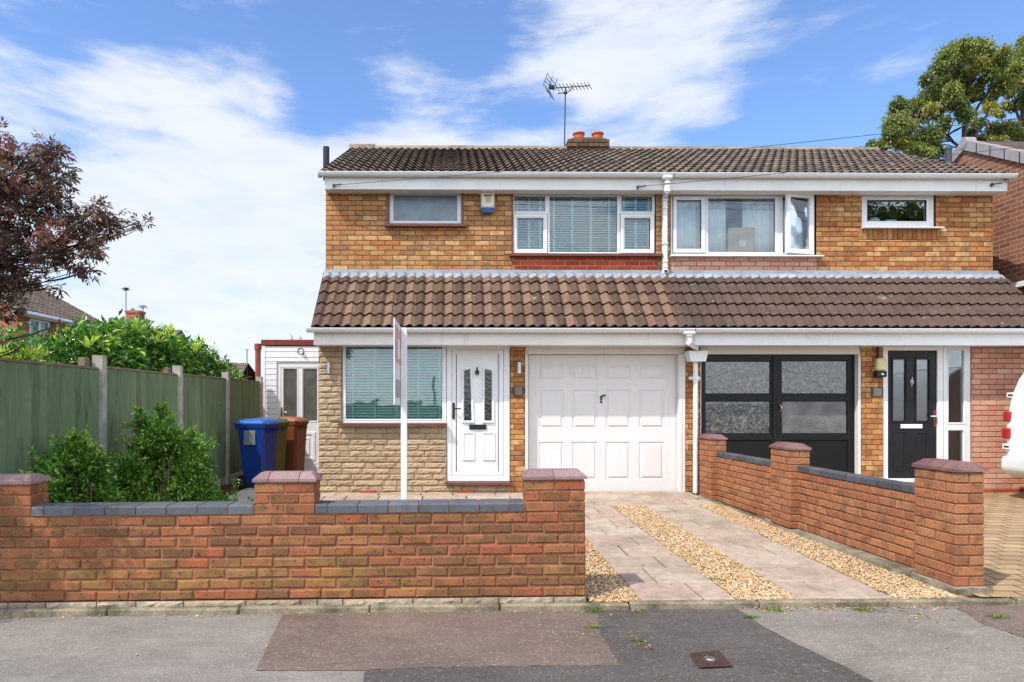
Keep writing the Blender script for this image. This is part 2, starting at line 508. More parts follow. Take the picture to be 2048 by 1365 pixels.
M['brick_wall'] = brick_mat('garden wall brick', [srgb(176, 104, 60, .70), srgb(148, 96, 60, .68), srgb(190, 110, 62, .72), srgb(150, 96, 58, .66), srgb(186, 92, 54, .72), srgb(172, 114, 68, .72), srgb(138, 88, 60, .68), srgb(184, 118, 70, .74), srgb(160, 88, 54, .70)],
                            sm=(.42, .66), sat=.93, hue=.503, smear=.72, smear_col=srgb(112, 84, 52, .82), spots=.75, lichen=.42, bump=.45)
M['brick_drive'] = brick_mat('driveway wall brick', [srgb(184, 108, 62, 0.80), srgb(196, 116, 64, 0.80), srgb(170, 96, 56, 0.80), srgb(190, 124, 74, 0.80), srgb(176, 92, 52, 0.80)],
                             sm=(.44, .7), sat=.9, hue=.506, smear=.55, smear_col=srgb(112, 72, 52, 0.80), spots=.7, lichen=.12, bump=.45)
M['mortar_buff'] = mortar_mat('brown mortar', srgb(128, 82, 50))
M['mortar_orange'] = mortar_mat('dark orange mortar', srgb(132, 78, 38))
M['mortar_pale'] = mortar_mat('pale mortar', srgb(206, 172, 144))
M['mortar_red'] = mortar_mat('pinkish mortar', srgb(186, 130, 102, .72))
M['mortar_dark'] = mortar_mat('grey brown mortar', srgb(132, 92, 70))
M['mortar_stone'] = mortar_mat('sandy mortar', srgb(150, 116, 84))
M['stone'] = brick_mat('sand coloured split stone', [srgb(194, 165, 122, .86), srgb(186, 158, 118, 0.86), srgb(204, 176, 132, .86), srgb(178, 146, 108, 0.86), srgb(200, 166, 126, 0.86)],
                       smear=.35, smear_col=srgb(150, 120, 86, 0.86), spots=.1, bump=.6)
M['base_stone'] = brick_mat('weathered foundation stone', [srgb(176, 156, 126), srgb(150, 132, 106), srgb(188, 170, 140)], smear=.6, smear_col=srgb(98, 86, 68), spots=.4, bump=.8)
M['upvc'] = plain('white plastic', (.78, .78, .775), .32, .45, var=.08, sc=3, streak=.25)
M['upvc_old'] = plain('off white plastic', (.80, .79, .76), .4, .4, var=.12, sc=2.5, streak=.5)
M['cream_paint'] = plain('cream white paint', (.70, .67, .64), .42, .4, var=.06, sc=2.5, streak=.30)
M['fascia_cream'] = plain('cream fascia board', (.80, .76, .70), .45, .4, var=.12, sc=2, streak=.5)
M['sill_brown'] = plain('red brown sill', srgb(110, 66, 56), .4, .4, var=.25)
M['black_paint'] = plain('black gloss paint', (.006, .006, .0065), .36, .3, var=.3, sc=9, bump=.12)
M['black_plastic'] = plain('black plastic', (.012, .012, .013), .4, .4)
M['grey_plastic'] = plain('dark grey plastic', (.05, .053, .058), .45, .4)
M['steel'] = plain('brushed steel', (.55, .55, .54), .32, .5, 1.0)
M['brass'] = plain('brass', (.62, .42, .16), .3, .5, 1.0)
M['lead'] = plain('lead flashing', srgb(150, 157, 166), .55, .4, var=.38, sc=4)
M['terracotta'] = plain('terracotta', srgb(196, 96, 58), .7, .3, var=.25, bump=.2)
M['dark_room'] = plain('room wall', (.22, .21, .20), .9, .1)
M['slate_black'] = plain('woodgrain grey door', (.013, .014, .017), .45, .3, var=.3)
M['glass'] = glass_mat('window glass')
def frosted(name, col, sc, strength, rough=.12):
    m = Mat(name, rough, .6); v = m.voro(sc); m.color(m.mix(m.range(m.noise(5, 4), .35, .65), col, tuple(c * .72 for c in col)))
    m.bump(m.math('ADD', v, m.noise(sc * .6, 3)), strength, .01); m.b.inputs['Coat Weight'].default_value = .5
    return m.m
M['obscure'] = frosted('obscure glass', (.125, .185, .225), 60, .25, .25)
M['lite_glass'] = frosted('textured dark glass', (.022, .030, .022), 22, .8, .08)
def leafglass():
    m = Mat('leaf patterned glass', .12, .8); m.b.inputs['Coat Weight'].default_value = 1.0
    nz = m.n('ShaderNodeTexNoise'); m.l(m.co, nz.inputs['Vector']); nz.inputs['Scale'].default_value = 9; nz.inputs['Detail'].default_value = 2
    off = m.n('ShaderNodeVectorMath', operation='MULTIPLY_ADD'); m.l(nz.outputs['Color'], off.inputs[0]); off.inputs[1].default_value = (.16, 0, .16); m.l(m.co, off.inputs[2])
    v = m.map(off.outputs[0], scale=(1.6, .2, .8), rot=(0, R(35), 0))
    a = m.voro(24, v, 'F1', 'Distance'); b = m.voro(24, v, 'F1', 'Color')
    sx = m.n('ShaderNodeSeparateColor'); m.l(b, sx.inputs[0])
    f = m.math('ADD', m.math('MULTIPLY', sx.outputs[0], .45), m.math('ADD', m.math('MULTIPLY', m.noise(20, 4, .6, off.outputs[0]), .5), m.math('MULTIPLY', a, -.25)))
    m.color(m.ramp(f, [(0.12, (.030, .031, .030)), (.42, (.085, .086, .082)), (.74, (.20, .20, .19))]))
    m.bump(m.math('ADD', sx.outputs[1], a), .22, .008)
    return m.m
M['leaf_glass'] = leafglass()
def rippled():
    m = Mat('rippled glass', .16, .7)
    m.color(m.ramp(m.noise(3.2, 5, .6), [(.3, (.06, .062, .06)), (.7, (.17, .172, .165))]))
    m.bump(m.noise(48, 3), .35, .01)
    return m.m
M['ripple_glass'] = rippled()
M['blind'] = plain('pale teal blind', srgb(196, 236, 228, 1.0), .5, .3, var=.04)
M['blind_tape'] = plain('blind tape', srgb(168, 208, 204, .9), .7, .2, var=.04)
M['curtain'] = plain('white curtain', (.82, .86, .85), .9, .1, var=.05)
M['cardboard'] = plain('brown board', srgb(196, 168, 124), .8, .2)
M['paper'] = plain('white paper', (.75, .76, .74), .8, .2)

def tile_mat(name, dark, light, moss, lich=.3):
    m = Mat(name, .85, .25)
    c = m.ramp(m.tone(), [(0, dark), (1, light)])
    c = m.mix(1.0, c, m.ramp(m.noise(28, 5, .7), [(.25, .62), (.75, 1.25)]), 'MULTIPLY')
    c = m.mix(m.math('MULTIPLY', m.range(m.noise(2.4, 6, .65), .42, .7), moss), c, (.032, .028, .020))
    c = m.mix(m.math('MULTIPLY', m.math('ADD', m.range(m.noise(9, 2, .4), .70, .76), m.range(m.noise(30, 2, .4), .70, .75), True), lich), c, (.42, .41, .36))
    m.color(c); m.bump(m.noise(70, 5, .7), .4, .006)
    return m.m
M['tile_main'] = tile_mat('weathered main roof tile', srgb(98, 83, 71, 0.69), srgb(144, 124, 107, 0.70), .42, .7)
M['tile_left'] = tile_mat('brown pantile', srgb(96, 74, 63, 0.66), srgb(154, 122, 100, 0.66), .25, .3)
M['tile_right'] = tile_mat('dark brown pantile', srgb(98, 78, 68, 0.64), srgb(124, 100, 88, 0.64), .30, .25)
M['ridge'] = tile_mat('mortared ridge tile', srgb(120, 108, 96), srgb(158, 140, 124), .45, .9)

def asphalt(name, c, speck=.35, sc=1.0, stain=.4, pale=.3, splash=.35):
    m = Mat(name, .92, .25)
    col = m.mix(1.0, c, m.ramp(m.noise(190 * sc, 3, .7), [(.28, 1 - speck), (.72, 1 + speck)]), 'MULTIPLY')
    col = m.mix(1.0, col, m.ramp(m.noise(1.5, 7, .62), [(.3, 1 - stain), (.72, 1.12)]), 'MULTIPLY')
    col = m.mix(1.0, col, m.ramp(m.noise(48 * sc, 3, .65), [(.3, 1 - speck * .55), (.7, 1 + speck * .45)]), 'MULTIPLY')
    col = m.mix(1.0, col, m.ramp(m.noise(7, 6, .7, m.map(scale=(.5, 1.6, 1))), [(.3, .86), (.7, 1.08)]), 'MULTIPLY')
    v = m.voro(105 * sc, None, 'F1', 'Color'); sx = m.n('ShaderNodeSeparateColor'); m.l(v, sx.inputs[0])
    col = m.mix(m.range(sx.outputs[0], .945, .985, 0, pale), col, tuple(min(x * 2.4, .6) for x in c))
    spl = m.math('MULTIPLY', m.range(m.noise(1.3, 3), .56, .72), m.range(m.noise(26, 5, .7), .54, .68))
    col = m.mix(m.math('MULTIPLY', spl, splash), col, srgb(206, 200, 190))
    gum = m.range(m.voro(3.2, m.map(scale=(1, 1.3, 1))), .035, .055, .45, 0)
    col = m.mix(gum, col, tuple(x * .5 for x in c))
    ol = m.math('MULTIPLY', m.range(m.noise(.9, 5, .6), .55, .72), .30); col = m.mix(ol, col, tuple(x * .55 for x in c))
    m.color(col); m.bump(m.math('ADD', m.noise(160 * sc, 4, .7), m.math('MULTIPLY', m.voro(110 * sc), .8)), .55, .006)
    return m.m
M['asphalt_pale'] = asphalt('worn grey asphalt', srgb(152, 144, 134, .76), .28, 1, .25, .25)
M['asphalt_red'] = asphalt('reddish asphalt', srgb(142, 123, 110, .64), .40, .9, .25, .5)
M['asphalt_dark'] = asphalt('dark asphalt', srgb(98, 92, 86, .84), .40, 1, .25, .6)
M['asphalt_grey'] = asphalt('mid grey asphalt', srgb(148, 139, 127, .82), .30, 1, .3, .4)
M['asphalt_road'] = asphalt('road asphalt', srgb(110, 108, 105), .3, 1, .3, .3)
def edging():
    m = Mat('weathered concrete edging', .95, .2)
    c = m.mix(m.range(m.noise(3.5, 7, .7), .40, .68), srgb(152, 140, 118), srgb(92, 86, 70))
    c = m.mix(m.math('MULTIPLY', m.range(m.noise(1.8, 5, .65), .52, .7), .6), c, srgb(70, 74, 46))
    c = m.mix(1.0, c, m.ramp(m.noise(60, 4, .7), [(.3, .65), (.7, 1.2)]), 'MULTIPLY')
    m.color(c); m.bump(m.noise(45, 6, .75), .8, .012); return m.m
M['concrete'] = edging()
M['concrete_pale'] = plain('pale concrete', srgb(186, 180, 168), .95, .2, var=.35, sc=8, bump=.6)
M['soil'] = plain('garden soil', srgb(84, 68, 50), .95, .1, var=.5, sc=20, bump=.8)
M['grass_ground'] = plain('grassy ground', (.06, .09, .03), .95, .1, var=.5, sc=3)
def slabs():
    m = Mat('riven paving slab', .9, .25)
    c = m.ramp(m.island(), [(0, srgb(176, 159, 139)), (.35, srgb(182, 165, 146)), (.55, srgb(172, 150, 133)), (.8, srgb(178, 157, 139)), (1, srgb(168, 149, 130))])
    c = m.mix(1.0, c, m.ramp(m.noise(11, 8, .74), [(.28, .62), (.72, 1.16)]), 'MULTIPLY')
    c = m.mix(m.math('MULTIPLY', m.range(m.noise(1.9, 6, .65), .46, .68), .5), c, srgb(118, 104, 86))
    m.color(c); m.bump(m.noise(16, 7, .72, m.map(scale=(1.6, .7, 1))), .5, .012)
    return m.m
M['slab'] = slabs()
def blocks():
    m = Mat('tan block paving', .9, .25)
    b = m.n('ShaderNodeTexBrick'); m.l(m.map(scale=(1, 1, 1), rot=(0, 0, R(4))), b.inputs['Vector'])
    b.inputs['Scale'].default_value = 1.0; b.inputs['Brick Width'].default_value = .24; b.inputs['Row Height'].default_value = .16; b.inputs['Mortar Size'].default_value = .010; b.inputs['Mortar Smooth'].default_value = .3
    for k, c in (('Color1', srgb(172, 146, 112)), ('Color2', srgb(152, 124, 94)), ('Mortar', srgb(104, 82, 56))): b.inputs[k].default_value = c + (1,)
    m.color(m.mix(1.0, b.outputs[0], m.ramp(m.noise(5, 6, .65), [(.3, .75), (.7, 1.1)]), 'MULTIPLY'))
    m.bump(m.math('SUBTRACT', m.math('MULTIPLY', m.noise(50, 4), .3), b.outputs['Fac']), .6, .008)
    return m.m
M['block_paving'] = blocks()
def gravel():
    m = Mat('golden gravel', .8, .3)
    c = m.ramp(m.tone(), [(0, srgb(130, 98, 68)), (.2, srgb(178, 140, 94)), (.45, srgb(204, 176, 136)), (.7, srgb(188, 154, 110)), (.85, srgb(222, 208, 184)), (.95, srgb(164, 128, 100)), (1, srgb(122, 106, 94))])
    m.color(m.mix(1.0, c, m.ramp(m.noise(90, 3), [(.3, .8), (.7, 1.1)]), 'MULTIPLY'))
    return m.m
M['gravel'] = gravel()
def brick_tex(name, c1, c2, mort, bw=.225, rh=.075, smear=.3, axis='xz'):
    m = Mat(name, .9, .2)
    v = m.co
    sp = m.n('ShaderNodeSeparateXYZ'); m.l(v, sp.inputs[0]); cb = m.n('ShaderNodeCombineXYZ')
    m.l(sp.outputs[0 if axis == 'xz' else 1], cb.inputs[0]); m.l(sp.outputs[2], cb.inputs[1])
    b = m.n('ShaderNodeTexBrick'); m.l(cb.outputs[0], b.inputs['Vector'])
    b.inputs['Scale'].default_value = 1; b.inputs['Brick Width'].default_value = bw; b.inputs['Row Height'].default_value = rh
    b.inputs['Mortar Size'].default_value = .007; b.inputs['Mortar Smooth'].default_value = .2
    for k, c in (('Color1', c1), ('Color2', c2), ('Mortar', mort)): b.inputs[k].default_value = tuple(c) + (1,)
    c = m.mix(m.range(m.noise(3, 5), .45, .75, 0, smear), b.outputs[0], srgb(96, 70, 56))
    m.color(m.mix(1.0, c, m.ramp(m.noise(40, 4), [(.3, .8), (.7, 1.15)]), 'MULTIPLY'))
    m.bump(m.math('SUBTRACT', m.math('MULTIPLY', m.noise(60, 3), .3), b.outputs['Fac']), .7, .008)
    return m.m
M['brick_flank'] = brick_tex('neighbour flank brick', srgb(150, 104, 82), srgb(122, 84, 68), srgb(184, 146, 122), axis='yz')
M['brick_far'] = brick_tex('far red brick', srgb(170, 108, 82), srgb(150, 92, 70), srgb(176, 130, 104))
M['brick_far_side'] = brick_tex('far red brick side', srgb(160, 98, 78), srgb(138, 84, 66), srgb(170, 124, 100), axis='yz')
M['brick_plain'] = plain('plain brown brick', srgb(150, 104, 66), .9, .2, var=.4)
M['concrete_tile'] = plain('grey verge tile', srgb(158, 150, 150), .8, .3, var=.25)
def fence_mat():
    m = Mat('green stained fence board', .8, .25)
    c = m.ramp(m.island(), [(0, srgb(88, 108, 76)), (.3, srgb(108, 130, 94)), (.6, srgb(98, 118, 84)), (.85, srgb(120, 136, 102)), (1, srgb(84, 106, 74))])
    v = m.map(scale=(10, 10, .9))
    c = m.mix(m.range(m.noise(3, 6, .75, v), .48, .70, 0, .7), c, srgb(134, 140, 112))
    c = m.mix(m.range(m.noise(1.6, 6, .7, m.map(scale=(4, 4, .8))), .5, .74, 0, .6), c, srgb(44, 56, 42))
    kn = m.range(m.voro(7, m.map(scale=(1, 1, .8))), .03, .09, .6, 0)
    c = m.mix(kn, c, srgb(40, 44, 32))
    m.color(c); m.bump(m.noise(12, 6, .7, v), .35, .004)
    return m.m
M['fence'] = fence_mat()
M['post_concrete'] = plain('concrete post', srgb(186, 182, 172), .95, .2, var=.4, sc=9, bump=.7)
M['timber_old'] = plain('weathered timber', srgb(140, 126, 104), .9, .2, var=.4, sc=9)
M['coping_blue'] = brick_mat('blue engineering coping', [srgb(96, 98, 104), srgb(82, 85, 91), srgb(106, 107, 111), srgb(88, 92, 98)], smear=.4, smear_col=srgb(74, 74, 78), spots=.1, bump=.2)
M['coping_dark'] = brick_mat('dark engineering coping', [srgb(86, 86, 90), srgb(76, 76, 80), srgb(96, 94, 98)], smear=.4, smear_col=srgb(58, 58, 60), spots=.1, bump=.2)
M['cap'] = brick_mat('purple brown coping brick', [srgb(146, 116, 114), srgb(132, 100, 98), srgb(156, 126, 122)], smear=.35, smear_col=srgb(104, 78, 76), spots=.15, bump=.2)
M['cap_red'] = brick_mat('plum coping brick', [srgb(122, 84, 78), srgb(108, 72, 70), srgb(132, 92, 86)], smear=.4, smear_col=srgb(88, 60, 58), spots=.15, bump=.2)
M['bark'] = plain('bark', srgb(110, 96, 80), .9, .2, var=.5, sc=14, bump=.6)
M['bark_dark'] = plain('dark bark', srgb(66, 52, 44), .9, .2, var=.4, sc=14, bump=.6)
M['white_clad'] = plain('white cladding', (.78, .785, .79), .4, .4, var=.05)

# ================================================================== the ground
YU, YF, XL, XP, XR, GZ = 10.45, 9.9, -1.91, 3.25, 8.22, 0.142
def pz(x): return max(-.08, min(.08, .008 * (x - .9)))
def gz(x, y):
    t = max(0.0, min(1.0, (y - 4.86) / (YF - 4.86)))
    return (.035 + pz(x)) * (1 - t) + GZ * t
def grid_sheet(name, xs, ys, zf, mat, kind='structure', skirt=0.0):
    b = MB(); n = len(xs)
    v = [(x, y, zf(x, y)) for y in ys for x in xs]
    f = [(j * n + i, j * n + i + 1, (j + 1) * n + i + 1, (j + 1) * n + i) for j in range(len(ys) - 1) for i in range(n - 1)]
    b.add(v, f)
    if skirt:
        for y in (ys[0], ys[-1]):
            b.add([(xs[0], y, zf(xs[0], y)), (xs[-1], y, zf(xs[-1], y)), (xs[-1], y, zf(xs[-1], y) - skirt), (xs[0], y, zf(xs[0], y) - skirt)], [(0, 1, 2, 3)])
    return b.build(name, mat, kind=kind, fix=False)
def frange(a, b, n): return [a + (b - a) * i / n for i in range(n + 1)]
grid_sheet('ground', [-600, -40, 40, 600], [-600, -40, 40, 900], lambda x, y: -.16, M['grass_ground'])
grid_sheet('plot', frange(-14, 24, 38), [4.86, 6, 7, 8, 9, 9.9, 14, 30, 60], gz, M['soil'], skirt=.2)
grid_sheet('lawn', [-14, -9, -3.72], [4.87, 6, 7, 8, 9, 9.9, 14, 24], lambda x, y: gz(x, y) + .012, M['grass_ground'])
grid_sheet('road', [-60, 0, 60], [-4.5, -1, 2.7], lambda x, y: -.12, M['asphalt_road'])
grid_sheet('pavement', frange(-14, 24, 38), [2.86, 3.6, 4.9], lambda x, y: pz(x), M['asphalt_pale'])
b = MB()
for i in range(42):
    x = -14 + i * .915
    b.box(x, x + .905, 2.71, 2.86, -.2, pz(x) - .002, c=.015)
b.build('road_kerb', M['concrete'], kind='structure')
# patches in the footway, each a thin sheet a few millimetres above the one below
def patch(name, pts, lift, mat):
    P = []; rr_ = random.Random(len(name) + int(pts[0][0])); Q = []
    for (xa, ya), (xb, yb) in zip(pts, pts[1:] + pts[:1]):
        n_ = max(1, int(math.hypot(xb - xa, yb - ya) / 11))
        for k in range(n_):
            w_ = 1.3 if k else 0; Q.append((xa + (xb - xa) * k / n_ + rr_.uniform(-w_, w_), ya + (yb - ya) * k / n_ + rr_.uniform(-w_, w_) * .6))
    for px, py in Q:
        z = 0
        for _ in range(4):
            x, y = G(px, py, z); z = pz(x) + lift
        P.append((x, y, z))
    b = MB(); b.add(P, [tuple(range(len(P)))]); return b.build(name, mat, kind='structure')
patch('pavement_patch', [(512, 1341), (566, 1226), (1192, 1216), (1200, 1268), (1240, 1330), (900, 1334), (860, 1334), (730, 1341)], .004, M['asphalt_red'])
patch('pavement_patch', [(722, 1420), (730, 1341.5), (860, 1334.5), (900, 1334.5), (1240, 1330.5), (1200.5, 1268), (1192.5, 1216), (1470, 1214), (1520, 1250), (1600, 1292), (1680, 1330), (1750, 1366), (1850, 1420)], .004, M['asphalt_dark'])
patch('pavement_patch', [(1851, 1420), (1751, 1366), (1681, 1330), (1601, 1292), (1521, 1250), (1471, 1214), (1900, 1208), (1968, 1250), (2120, 1300), (2300, 1420)], .005, M['asphalt_grey'])
patch('pavement_patch', [(1969, 1249.5), (1901, 1208), (2400, 1200), (2400, 1380), (2121, 1300)], .006, M['asphalt_red'])
# thin concrete edging between footway and plots
b = MB()
x = -6.0; rk = random.Random(3)
while x < 9:
    l = .905
    z0 = pz(x + l / 2); t = rk.uniform(-.004, .004)
    b.box(x, x + l - .008, 4.80 + t, 4.86 + t, z0 - .1, z0 + .048 + rk.uniform(-.004, .004), c=.010)
    x += l
b.build('edging_kerb', M['concrete'], kind='structure')

# driveway: two strips of riven slabs, cross band and front band
b = MB(); rs = random.Random(5)
def slab(x0, x1, y0, y1, lift=.018):
    zc = max(gz(x0, y0), gz(x1, y1))
    v = []
    g = .007; c = .008
    t = rs.uniform(-.003, .003)
    P = [(x0 + g, y0 + g), (x1 - g, y0 + g), (x1 - g, y1 - g), (x0 + g, y1 - g)]
    top = [(x, y, gz(x, y) + lift + t) for x, y in inset(P, c)]
    mid = [(x, y, gz(x, y) + lift + t - c) for x, y in P]
    bot = [(x, y, gz(x, y) - .05) for x, y in P]
    f = [(0, 1, 2, 3)]
    for a in range(4):
        d = (a + 1) % 4; f += [(a, a + 4, d + 4, d), (a + 4, a + 8, d + 8, d + 4)]
    b.add(top + mid + bot, f)
SX = [(1.33, 2.01), (2.45, 3.13)]
for si, (x0, x1) in enumerate(SX):
    y = 4.875; k = si
    while y < 8.80:
        y1 = min(y + .427, 8.83); w = (x1 - x0) * (.36 if k % 2 else .66)
        slab(x0, x0 + w, y, y1); slab(x0 + w, x1, y, y1); y = y1; k += 1
y = 8.83; k = 0
while y < 9.85:
    y1 = min(y + .42, 10.0 if y > 9.5 else y + .42)
    x = -1.95 - rs.uniform(0, .3)
    while x < 3.38:
        l = rs.choice((.45, .6, .6, .3)); x1 = min(x + l, 3.40)
        slab(x, x1, y, min(y1, 10.02)); x = x1
    y = y1; k += 1
y = 8.0
for yy in (7.2, 7.6, 8.0, 8.4):
    x = -1.95
    while x < 1.2:
        l = rs.choice((.45, .6)); slab(x, min(x + l, 1.3), yy, yy + .40); x += l
b.build('driveway_paving', M['slab'], kind='structure')
# path beside the house towards the bins
b = MB()
for i in range(8):
    y = 8.4 + i * .9; y1 = y + .89
    for xa, xb in ((-3.1, -2.56), (-2.55, -1.97)):
        b.add([(xa, y, gz(xa, y) + .014), (xb, y, gz(xb, y) + .014), (xb, y1, gz(xb, y1) + .014), (xa, y1, gz(xa, y1) + .014), (xa, y, -.02), (xb, y, -.02), (xb, y1, -.02), (xa, y1, -.02)], [(0, 1, 2, 3), (0, 4, 5, 1), (1, 5, 6, 2), (2, 6, 7, 3), (3, 7, 4, 0)])
b.build('side_path', M['concrete_pale'], kind='structure')
# golden gravel: one pebble is one small faceted stone
def wall_x(y): return 3.64 - (y - 4.97) * .0345
def pebbles():
    strips = [(lambda y: .97, lambda y: 1.325, 4.87, 8.8, 5200), (lambda y: 2.015, lambda y: 2.445, 4.87, 8.82, 11500), (lambda y: 3.135, lambda y: wall_x(y) - .05, 4.87, 8.82, 10500)]
    octv = np.array([(1, 0, 0), (-1, 0, 0), (0, 1, 0), (0, -1, 0), (0, 0, 1), (0, 0, -1)], float)
    octf = np.array([(0, 2, 4), (2, 1, 4), (1, 3, 4), (3, 0, 4), (2, 0, 5), (1, 2, 5), (3, 1, 5), (0, 3, 5)])
    V, Fc, T = [], [], []; o = 0
    for fa, fb, y0, y1, n in strips:
        ys = y0 + (y1 - y0) * nr.random(n) ** 1.25
        for y in ys:
            xa, xb = fa(y), fb(y); x = xa + (xb - xa) * nr.random()
            s = nr.uniform(.005, .0105); sc = np.array([s * nr.uniform(.9, 1.5), s * nr.uniform(.8, 1.2), s * nr.uniform(.55, .9)])
            a = nr.uniform(0, 6.28); ca, sa = math.cos(a), math.sin(a)
            p = octv * sc * nr.uniform(.75, 1.25, (6, 1))
            tl = nr.uniform(-.5, .5); p[:, 2] += p[:, 0] * tl
            q = np.stack([p[:, 0] * ca - p[:, 1] * sa, p[:, 0] * sa + p[:, 1] * ca, p[:, 2]], 1)
            q += (x, y, gz(x, y) + .006 + nr.uniform(0, .011))
            V.append(q); Fc.append(octf + o); o += 6; T += [float(nr.random())] * 6
    me = bpy.data.meshes.new('gravel'); me.from_pydata(np.concatenate(V).tolist(), [], np.concatenate(Fc).tolist())
    at = me.attributes.new('tone', 'FLOAT', 'POINT'); at.data.foreach_set('value', T)
    me.materials.append(M['gravel']); ob = bpy.data.objects.new('gravel', me); C.objects.link(ob)
    tag(ob, 'golden gravel filling the strips between the paving slabs', 'gravel'); ob['kind'] = 'stuff'
pebbles()
def bed():
    m = Mat('gravel bed', .9, .2)
    v = m.voro(60, None, 'F1', 'Color'); s = m.n('ShaderNodeSeparateColor'); m.l(v, s.inputs[0])
    m.color(m.ramp(s.outputs[0], [(0, srgb(110, 78, 48)), (.5, srgb(160, 126, 86)), (1, srgb(186, 160, 126))])); m.bump(m.voro(60), 1.0, .012)
    return m.m
M['gravel_bed'] = bed()
b = MB()
for x0f, x1f in ((lambda y: .97, lambda y: 1.34), (lambda y: 2.0, lambda y: 2.46), (lambda y: 3.12, lambda y: wall_x(y) + .02)):
    ys = frange(4.865, 8.84, 10)
    for a, c in zip(ys[:-1], ys[1:]):
        b.add([(x0f(a), a, gz(x0f(a), a) + .005), (x1f(a), a, gz(x1f(a), a) + .005), (x1f(c), c, gz(x1f(c), c) + .005), (x0f(c), c, gz(x0f(c), c) + .005)], [(0, 1, 2, 3)])
b.build('gravel_bed', M['gravel_bed'], kind='structure')
# neighbour's block paved drive
b = MB()
ys = [4.865, 6, 7, 8, 9, 9.95]
for a, c in zip(ys[:-1], ys[1:]):
    b.add([(wall_x(a) + .1, a, gz(4, a) + .01), (14, a, gz(14, a) + .01), (14, c, gz(14, c) + .01), (wall_x(c) + .1, c, gz(4, c) + .01)], [(0, 1, 2, 3)])
b.build('neighbour_driveway', M['block_paving'], kind='structure')

# ================================================================== builders for the houses
def brickwork(mb, x0, x1, z0, z1, y, holes=(), bl=.225, rh=.075, j=.010, mi=0, mim=1, thick=.1, bond=.5, jit=.0016, off=0.0, worn=0.0, ch=.0035, rec=.0065):
    r = random.Random(int((x0 + 20) * 1000) + int(z0 * 100))
    k = 0; z = z0
    while z < z1 - .012:
        za, zb = z, min(z + rh - j, z1)
        x = x0 - (bl * bond if k % 2 else 0) - off
        while x < x1:
            a, c = max(x, x0), min(x + bl - j, x1)
            if c - a > .012:
                rr = [(a, c, za, zb)]
                for h in holes: rr = rsub(rr, h)
                for q in rr:
                    if q[1] - q[0] > .012 and q[3] - q[2] > .012:
                        mb.brick(q[0], q[1], y + r.uniform(-jit, jit), q[2], q[3], ch, .03, mi, None, worn)
            x += bl
        z += rh; k += 1
    rr = [(x0, x1, z0, z1)]
    for h in holes: rr = rsub(rr, h)
    for q in rr: mb.box(q[0], q[1], y + rec, y + thick, q[2], q[3], mim)
def stonework(mb, x0, x1, z0, z1, y, holes=(), rh=.0835, mi=0, mim=1, seed=4, lmin=.20, lmax=.46, bulge=.020, thick=.1):
    r = random.Random(seed); z = z0; k = 0
    while z < z1 - .02:
        za, zb = z, min(z + rh - .009, z1)
        x = x0 - r.uniform(0, .2)
        while x < x1:
            l = r.uniform(lmin, lmax) if r.random() > .25 else r.uniform(.1, .2)
            rr = [(max(x, x0), min(x + l - .009, x1), za, zb)]
            for h in holes: rr = rsub(rr, h)
            smooth = l < .2
            for a, c, d, e in rr:
                if c - a < .02 or e - d < .02: continue
                nu = max(2, int((c - a) / .035)); nv = 4; base = r.uniform(-.002, .004)
                v = []; f = []
                for jv in range(nv + 1):
                    for iu in range(nu + 1):
                        edge = iu in (0, nu) or jv in (0, nv)
                        dep = 0 if edge else (bulge * (.15 if smooth else r.uniform(.25, 1.0)))
                        ju = 0 if edge else r.uniform(-.006, .006)
                        v.append((a + (c - a) * iu / nu + ju, y + base - dep, d + (e - d) * jv / nv + ju * .5))
                for jv in range(nv):
                    for iu in range(nu):
                        p = jv * (nu + 1) + iu; f.append((p, p + 1, p + nu + 2, p + nu + 1))
                o = len(v)
                ring = [(a, d), (c, d), (c, e), (a, e)]
                v += [(px, y + base, pz_) for px, pz_ in ring] + [(px, y + .03, pz_) for px, pz_ in ring]
                for q in range(4): f.append((o + q, o + (q + 1) % 4, o + 4 + (q + 1) % 4, o + 4 + q))
                mb.add(v, f, mi)
            x += l
        z += rh; k += 1
    rr = [(x0, x1, z0, z1)]
    for h in holes: rr = rsub(rr, h)
    for q in rr: mb.box(q[0], q[1], y + .008, y + thick, q[2], q[3], mim)

def PR(x0, y0, x1, y1, Y):
    """pixel rectangle (left, top, right, bottom) -> (x0, x1, z0, z1) on the plane at depth Y"""
    xa, za = W(x0, y1, Y); xb, zb = W(x1, y0, Y)
    return (xa, xb, za, zb)

